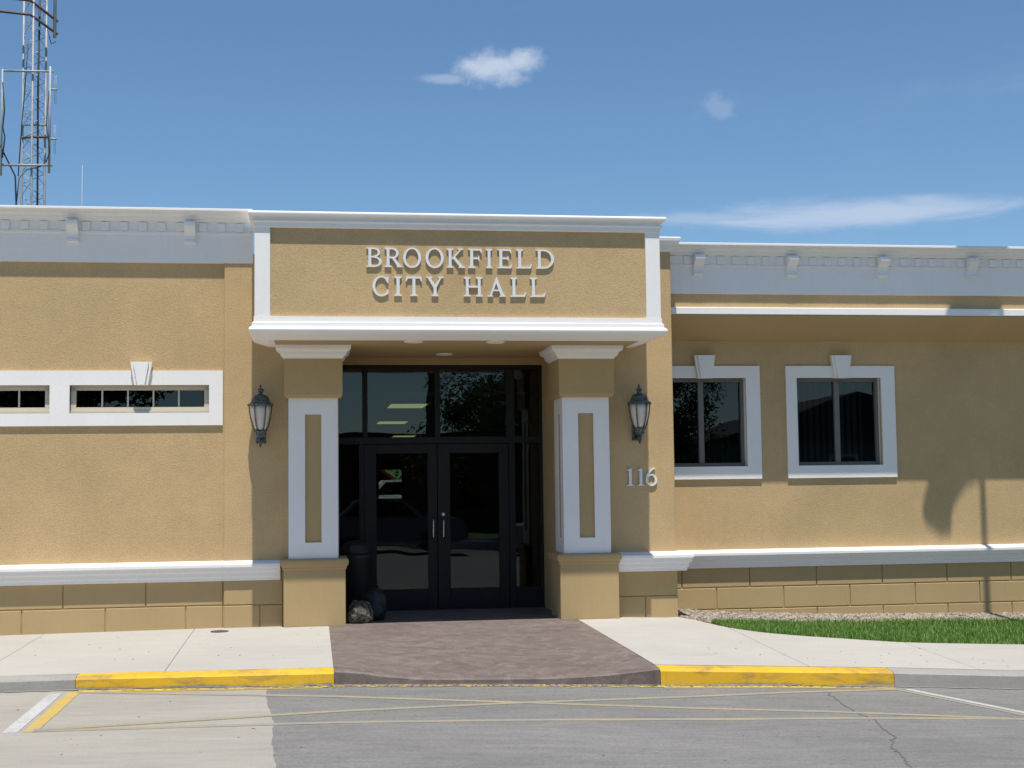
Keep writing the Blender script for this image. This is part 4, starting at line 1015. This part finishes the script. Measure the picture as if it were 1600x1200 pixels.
# ------------------------------------------------------------------ across the street: seen only as reflections
def tree(x, y, z0, h, rad, seed, label, n=30000, ls=(.04, .085)):
    r = random.Random(seed); T = empty('tree', (x, y, z0)); tag(T, label, 'tree', 'trees across the street')
    bm = bmesh.new(); add_tube(bm, [(x, y, z0-.2), (x+.08, y, z0+h*.25), (x-.05, y+.1, z0+h*.5), (x, y, z0+h*.8)], [.30, .22, .15, .05], 9)
    tips = []
    for k in range(11):
        a = k*2.4+r.uniform(-.3, .3); zb = z0+h*r.uniform(.25, .6); L = rad*r.uniform(.55, .95)
        p1 = (x+math.cos(a)*L*.5, y+math.sin(a)*L*.5, zb+h*.10); p2 = (x+math.cos(a)*L, y+math.sin(a)*L, zb+h*r.uniform(.12, .26))
        add_tube(bm, [(x, y, zb), p1, p2], [.09, .06, .02], 6); tips += [p1, p2]
    from_bm('trunk', bm, 'bark', T, True)
    cl_ = [(px_, py_, pz_, r.uniform(.7, 1.25)*rad*.36) for px_, py_, pz_ in tips]
    for k in range(16):
        a = r.uniform(0, 6.28); u = r.uniform(0, 1)**.6*rad*.8; cl_.append((x+math.cos(a)*u, y+math.sin(a)*u, z0+h*r.uniform(.42, .98-.3*u/rad), r.uniform(.5, 1.1)*rad*.33))
    vv = []; ff = []
    for i in range(n):
        cx_, cy_, cz_, cr_2 = r.choice(cl_); d = Vector((r.gauss(0, 1), r.gauss(0, 1), r.gauss(0, .8))); d = d.normalized()*cr_2*r.random()**.4
        p = Vector((cx_, cy_, cz_))+d; s = r.uniform(*ls); a = Vector((r.gauss(0, 1), r.gauss(0, 1), r.gauss(0, .6))).normalized(); b = a.cross(Vector((r.gauss(0, 1), r.gauss(0, 1), r.gauss(0, 1)))).normalized()
        k = len(vv); vv += [tuple(p-a*s), tuple(p+b*s*.45), tuple(p+a*s), tuple(p-b*s*.45)]; ff.append((k, k+1, k+2, k+3))
    me = bpy.data.meshes.new('crown'); me.from_pydata(vv, [], ff); link('crown', me, 'leaf', T)
tree(6.2, -24.6, -.6, 7.4, 2.6, 31, 'leafy tree across the street, reflected in the entrance glass')
tree(10.6, -26, -.6, 8.6, 2.7, 32, 'taller leafy tree across the street, reflected in the right windows')
tree(-8.5, -26, -.6, 9.5, 3.8, 33, 'broad leafy tree across the street, reflected in the left window band', 30000, (.09, .17))
# far kerbside and a gabled house
stru(box('far_sidewalk', -60, 60, -23.6, -22.0, -.75, -.1, 'walk', None, .02), 'concrete sidewalk on the far side of the street', 'sidewalk')
M['farlawn'] = simple('far_lawn', (.05, .10, .025), .95, 0, .3, 4)
bm = bmesh.new(); bm.faces.new([bm.verts.new(p) for p in ((-120, -120, -.2), (120, -120, -.2), (120, -23.55, -.2), (-120, -23.55, -.2))])
stru(from_bm('far_lawn', bm, 'farlawn', recalc=False), 'lawn across the street', 'lawn')
hs = empty('gabled_house', (20, -33, -.2)); tag(hs, 'grey gabled house across the street, reflected in the right windows', 'house')
M['siding'] = simple('grey_siding', (.20, .21, .22), .7); M['shingle'] = simple('dark_shingle', (.045, .045, .05), .9, 0, .25, 8)
box('wall', 14.5, 25, -38, -30.5, -.2, 3.0, 'siding', hs, 0)
bm = bmesh.new(); add_prism(bm, [(14, 2.95), (25.5, 2.95), (19.75, 4.7)], lambda p: (p[0], -38.4, p[1]), lambda p: (p[0], -30.0, p[1])); from_bm('roof', bm, 'shingle', hs)
for x in (16, 18.8, 21.6): 
    wnd = box('window', x, x+1.1, -30.5, -30.46, 1.0, 2.4, 'white', hs, 0); box('pane', x+.1, x+1.0, -30.458, -30.45, 1.1, 2.3, 'darkglass', wnd, 0)
lo = empty('low_shop', (0, -34, -.2)); tag(lo, 'low flat-roofed shop across the street, reflected in the doors', 'shop')
M['brick'] = simple('dark_brick', (.11, .055, .04), .85, 0, .2, 12)
box('wall', -6, 9, -40, -32, -.2, 3.1, 'brick', lo, 0); box('roof', -6.3, 9.3, -40.3, -31.4, 3.1, 3.45, 'shingle', lo, .02)
for x in (-4.5, -1.5, 1.5, 4.5): box('window', x, x+1.9, -32, -31.96, .6, 2.4, 'darkglass', lo, 0)
up = empty('utility_pole', (3.7, -23, -.2)); tag(up, 'wooden utility pole with wires across the street', 'utility pole')
tube('pole', [(3.7, -23.2, -.3), (3.7, -23.2, 9)], [.15, .11], 'bark', up, 10); box('crossarm', 2.7, 4.7, -23.3, -23.1, 8.2, 8.34, 'bark', up)
for k, (yy, zz) in enumerate(((-23.2, 8.36), (-23.2, 6.6), (-23.25, 6.0))):
    tube('wire', [(-40+4*i, yy, zz-.7*math.sin(math.pi*((i*4+.3) % 40)/40)) for i in range(21)], .018, 'cable', up, 4)

# ------------------------------------------------------------------ behind the building: glimpsed through the lobby's rear window
M['lawn2'] = simple('back_lawn', (.10, .19, .06), .95, 0, .25, 3)
bm = bmesh.new(); bm.faces.new([bm.verts.new(p) for p in ((-60, 20.3, -.25), (60, 20.3, -.25), (60, 60, 3.33), (-60, 60, 3.33))])
stru(from_bm('back_lawn', bm, 'lawn2', recalc=False), 'sunlit lawn behind the building', 'lawn')
def car(cx, cy, z0, col, label, group='cars behind the building'):
    C = empty('parked_car', (cx, cy, z0)); tag(C, label, 'car', group)
    M[col[0]] = simple(col[0], col[1], .3, 0, .03)
    bm = bmesh.new()
    add_prism(bm, [(-2.2, .35), (-2.2, .75), (-2.1, .88), (-1.2, .95), (1.3, .95), (2.1, .88), (2.25, .7), (2.25, .35), (1.8, .28), (-1.8, .28)], lambda p: (cx+p[0], cy-.85, z0+p[1]), lambda p: (cx+p[0], cy+.85, z0+p[1]))
    bmesh.ops.bevel(bm, geom=list(bm.edges), offset=.05, segments=2, affect='EDGES'); b_ = from_bm('body', bm, col[0], C)
    bm = bmesh.new(); add_prism(bm, [(-1.25, .93), (-.75, 1.42), (.55, 1.46), (1.25, .93)], lambda p: (cx+p[0], cy-.74, z0+p[1]), lambda p: (cx+p[0], cy+.74, z0+p[1])); from_bm('cabin', bm, col[0], C)
    for s in (-1, 1):
        bm = bmesh.new(); add_prism(bm, [(-1.05, .98), (-.68, 1.36), (.5, 1.39), (1.03, .98)], lambda p: (cx+p[0], cy+s*.742, z0+p[1]), lambda p: (cx+p[0], cy+s*.75, z0+p[1])); from_bm('side_window', bm, 'darkglass', C)
        for xx in (-1.4, 1.4):
            bm = bmesh.new(); add_tube(bm, [(cx+xx, cy+s*.7, z0+.32), (cx+xx, cy+s*.88, z0+.32)], .32, 20); from_bm('wheel', bm, 'black', C)
car(1.9, -18.7, st(2), ('slate_blue_car_paint', (.09, .11, .15)), 'slate blue car parked behind the camera, reflected in the doors', 'cars parked across the street')
car(7.4, -18.9, st(7), ('grey_car_paint', (.28, .28, .28)), 'grey car parked behind the camera, right of the slate blue one', 'cars parked across the street')
car(1.7, 31, .72, ('dark_red_car_paint', (.22, .025, .02)), 'dark red car parked behind the building')
car(2.9, 26, .27, ('white_car_paint', (.75, .76, .8)), 'white car parked behind the building')
hd = empty('hedge', (0, 36, 1.1)); tag(hd, 'clipped green hedge behind the parked cars', 'hedge')
r = random.Random(5); vv = []; ff = []
for i in range(4000):
    p = Vector((r.uniform(-6, 12), 36+r.uniform(-.6, .6), 1.1+1.6*r.random())); s = r.uniform(.06, .13); a = Vector((r.gauss(0, 1), r.gauss(0, 1), r.gauss(0, 1))).normalized(); b = a.cross(Vector((0, .3, 1))).normalized()
    k = len(vv); vv += [tuple(p-a*s), tuple(p+b*s*.6), tuple(p+a*s), tuple(p-b*s*.6)]; ff.append((k, k+1, k+2, k+3))
me = bpy.data.meshes.new('foliage'); me.from_pydata(vv, [], ff); link('foliage', me, 'leaf', hd)
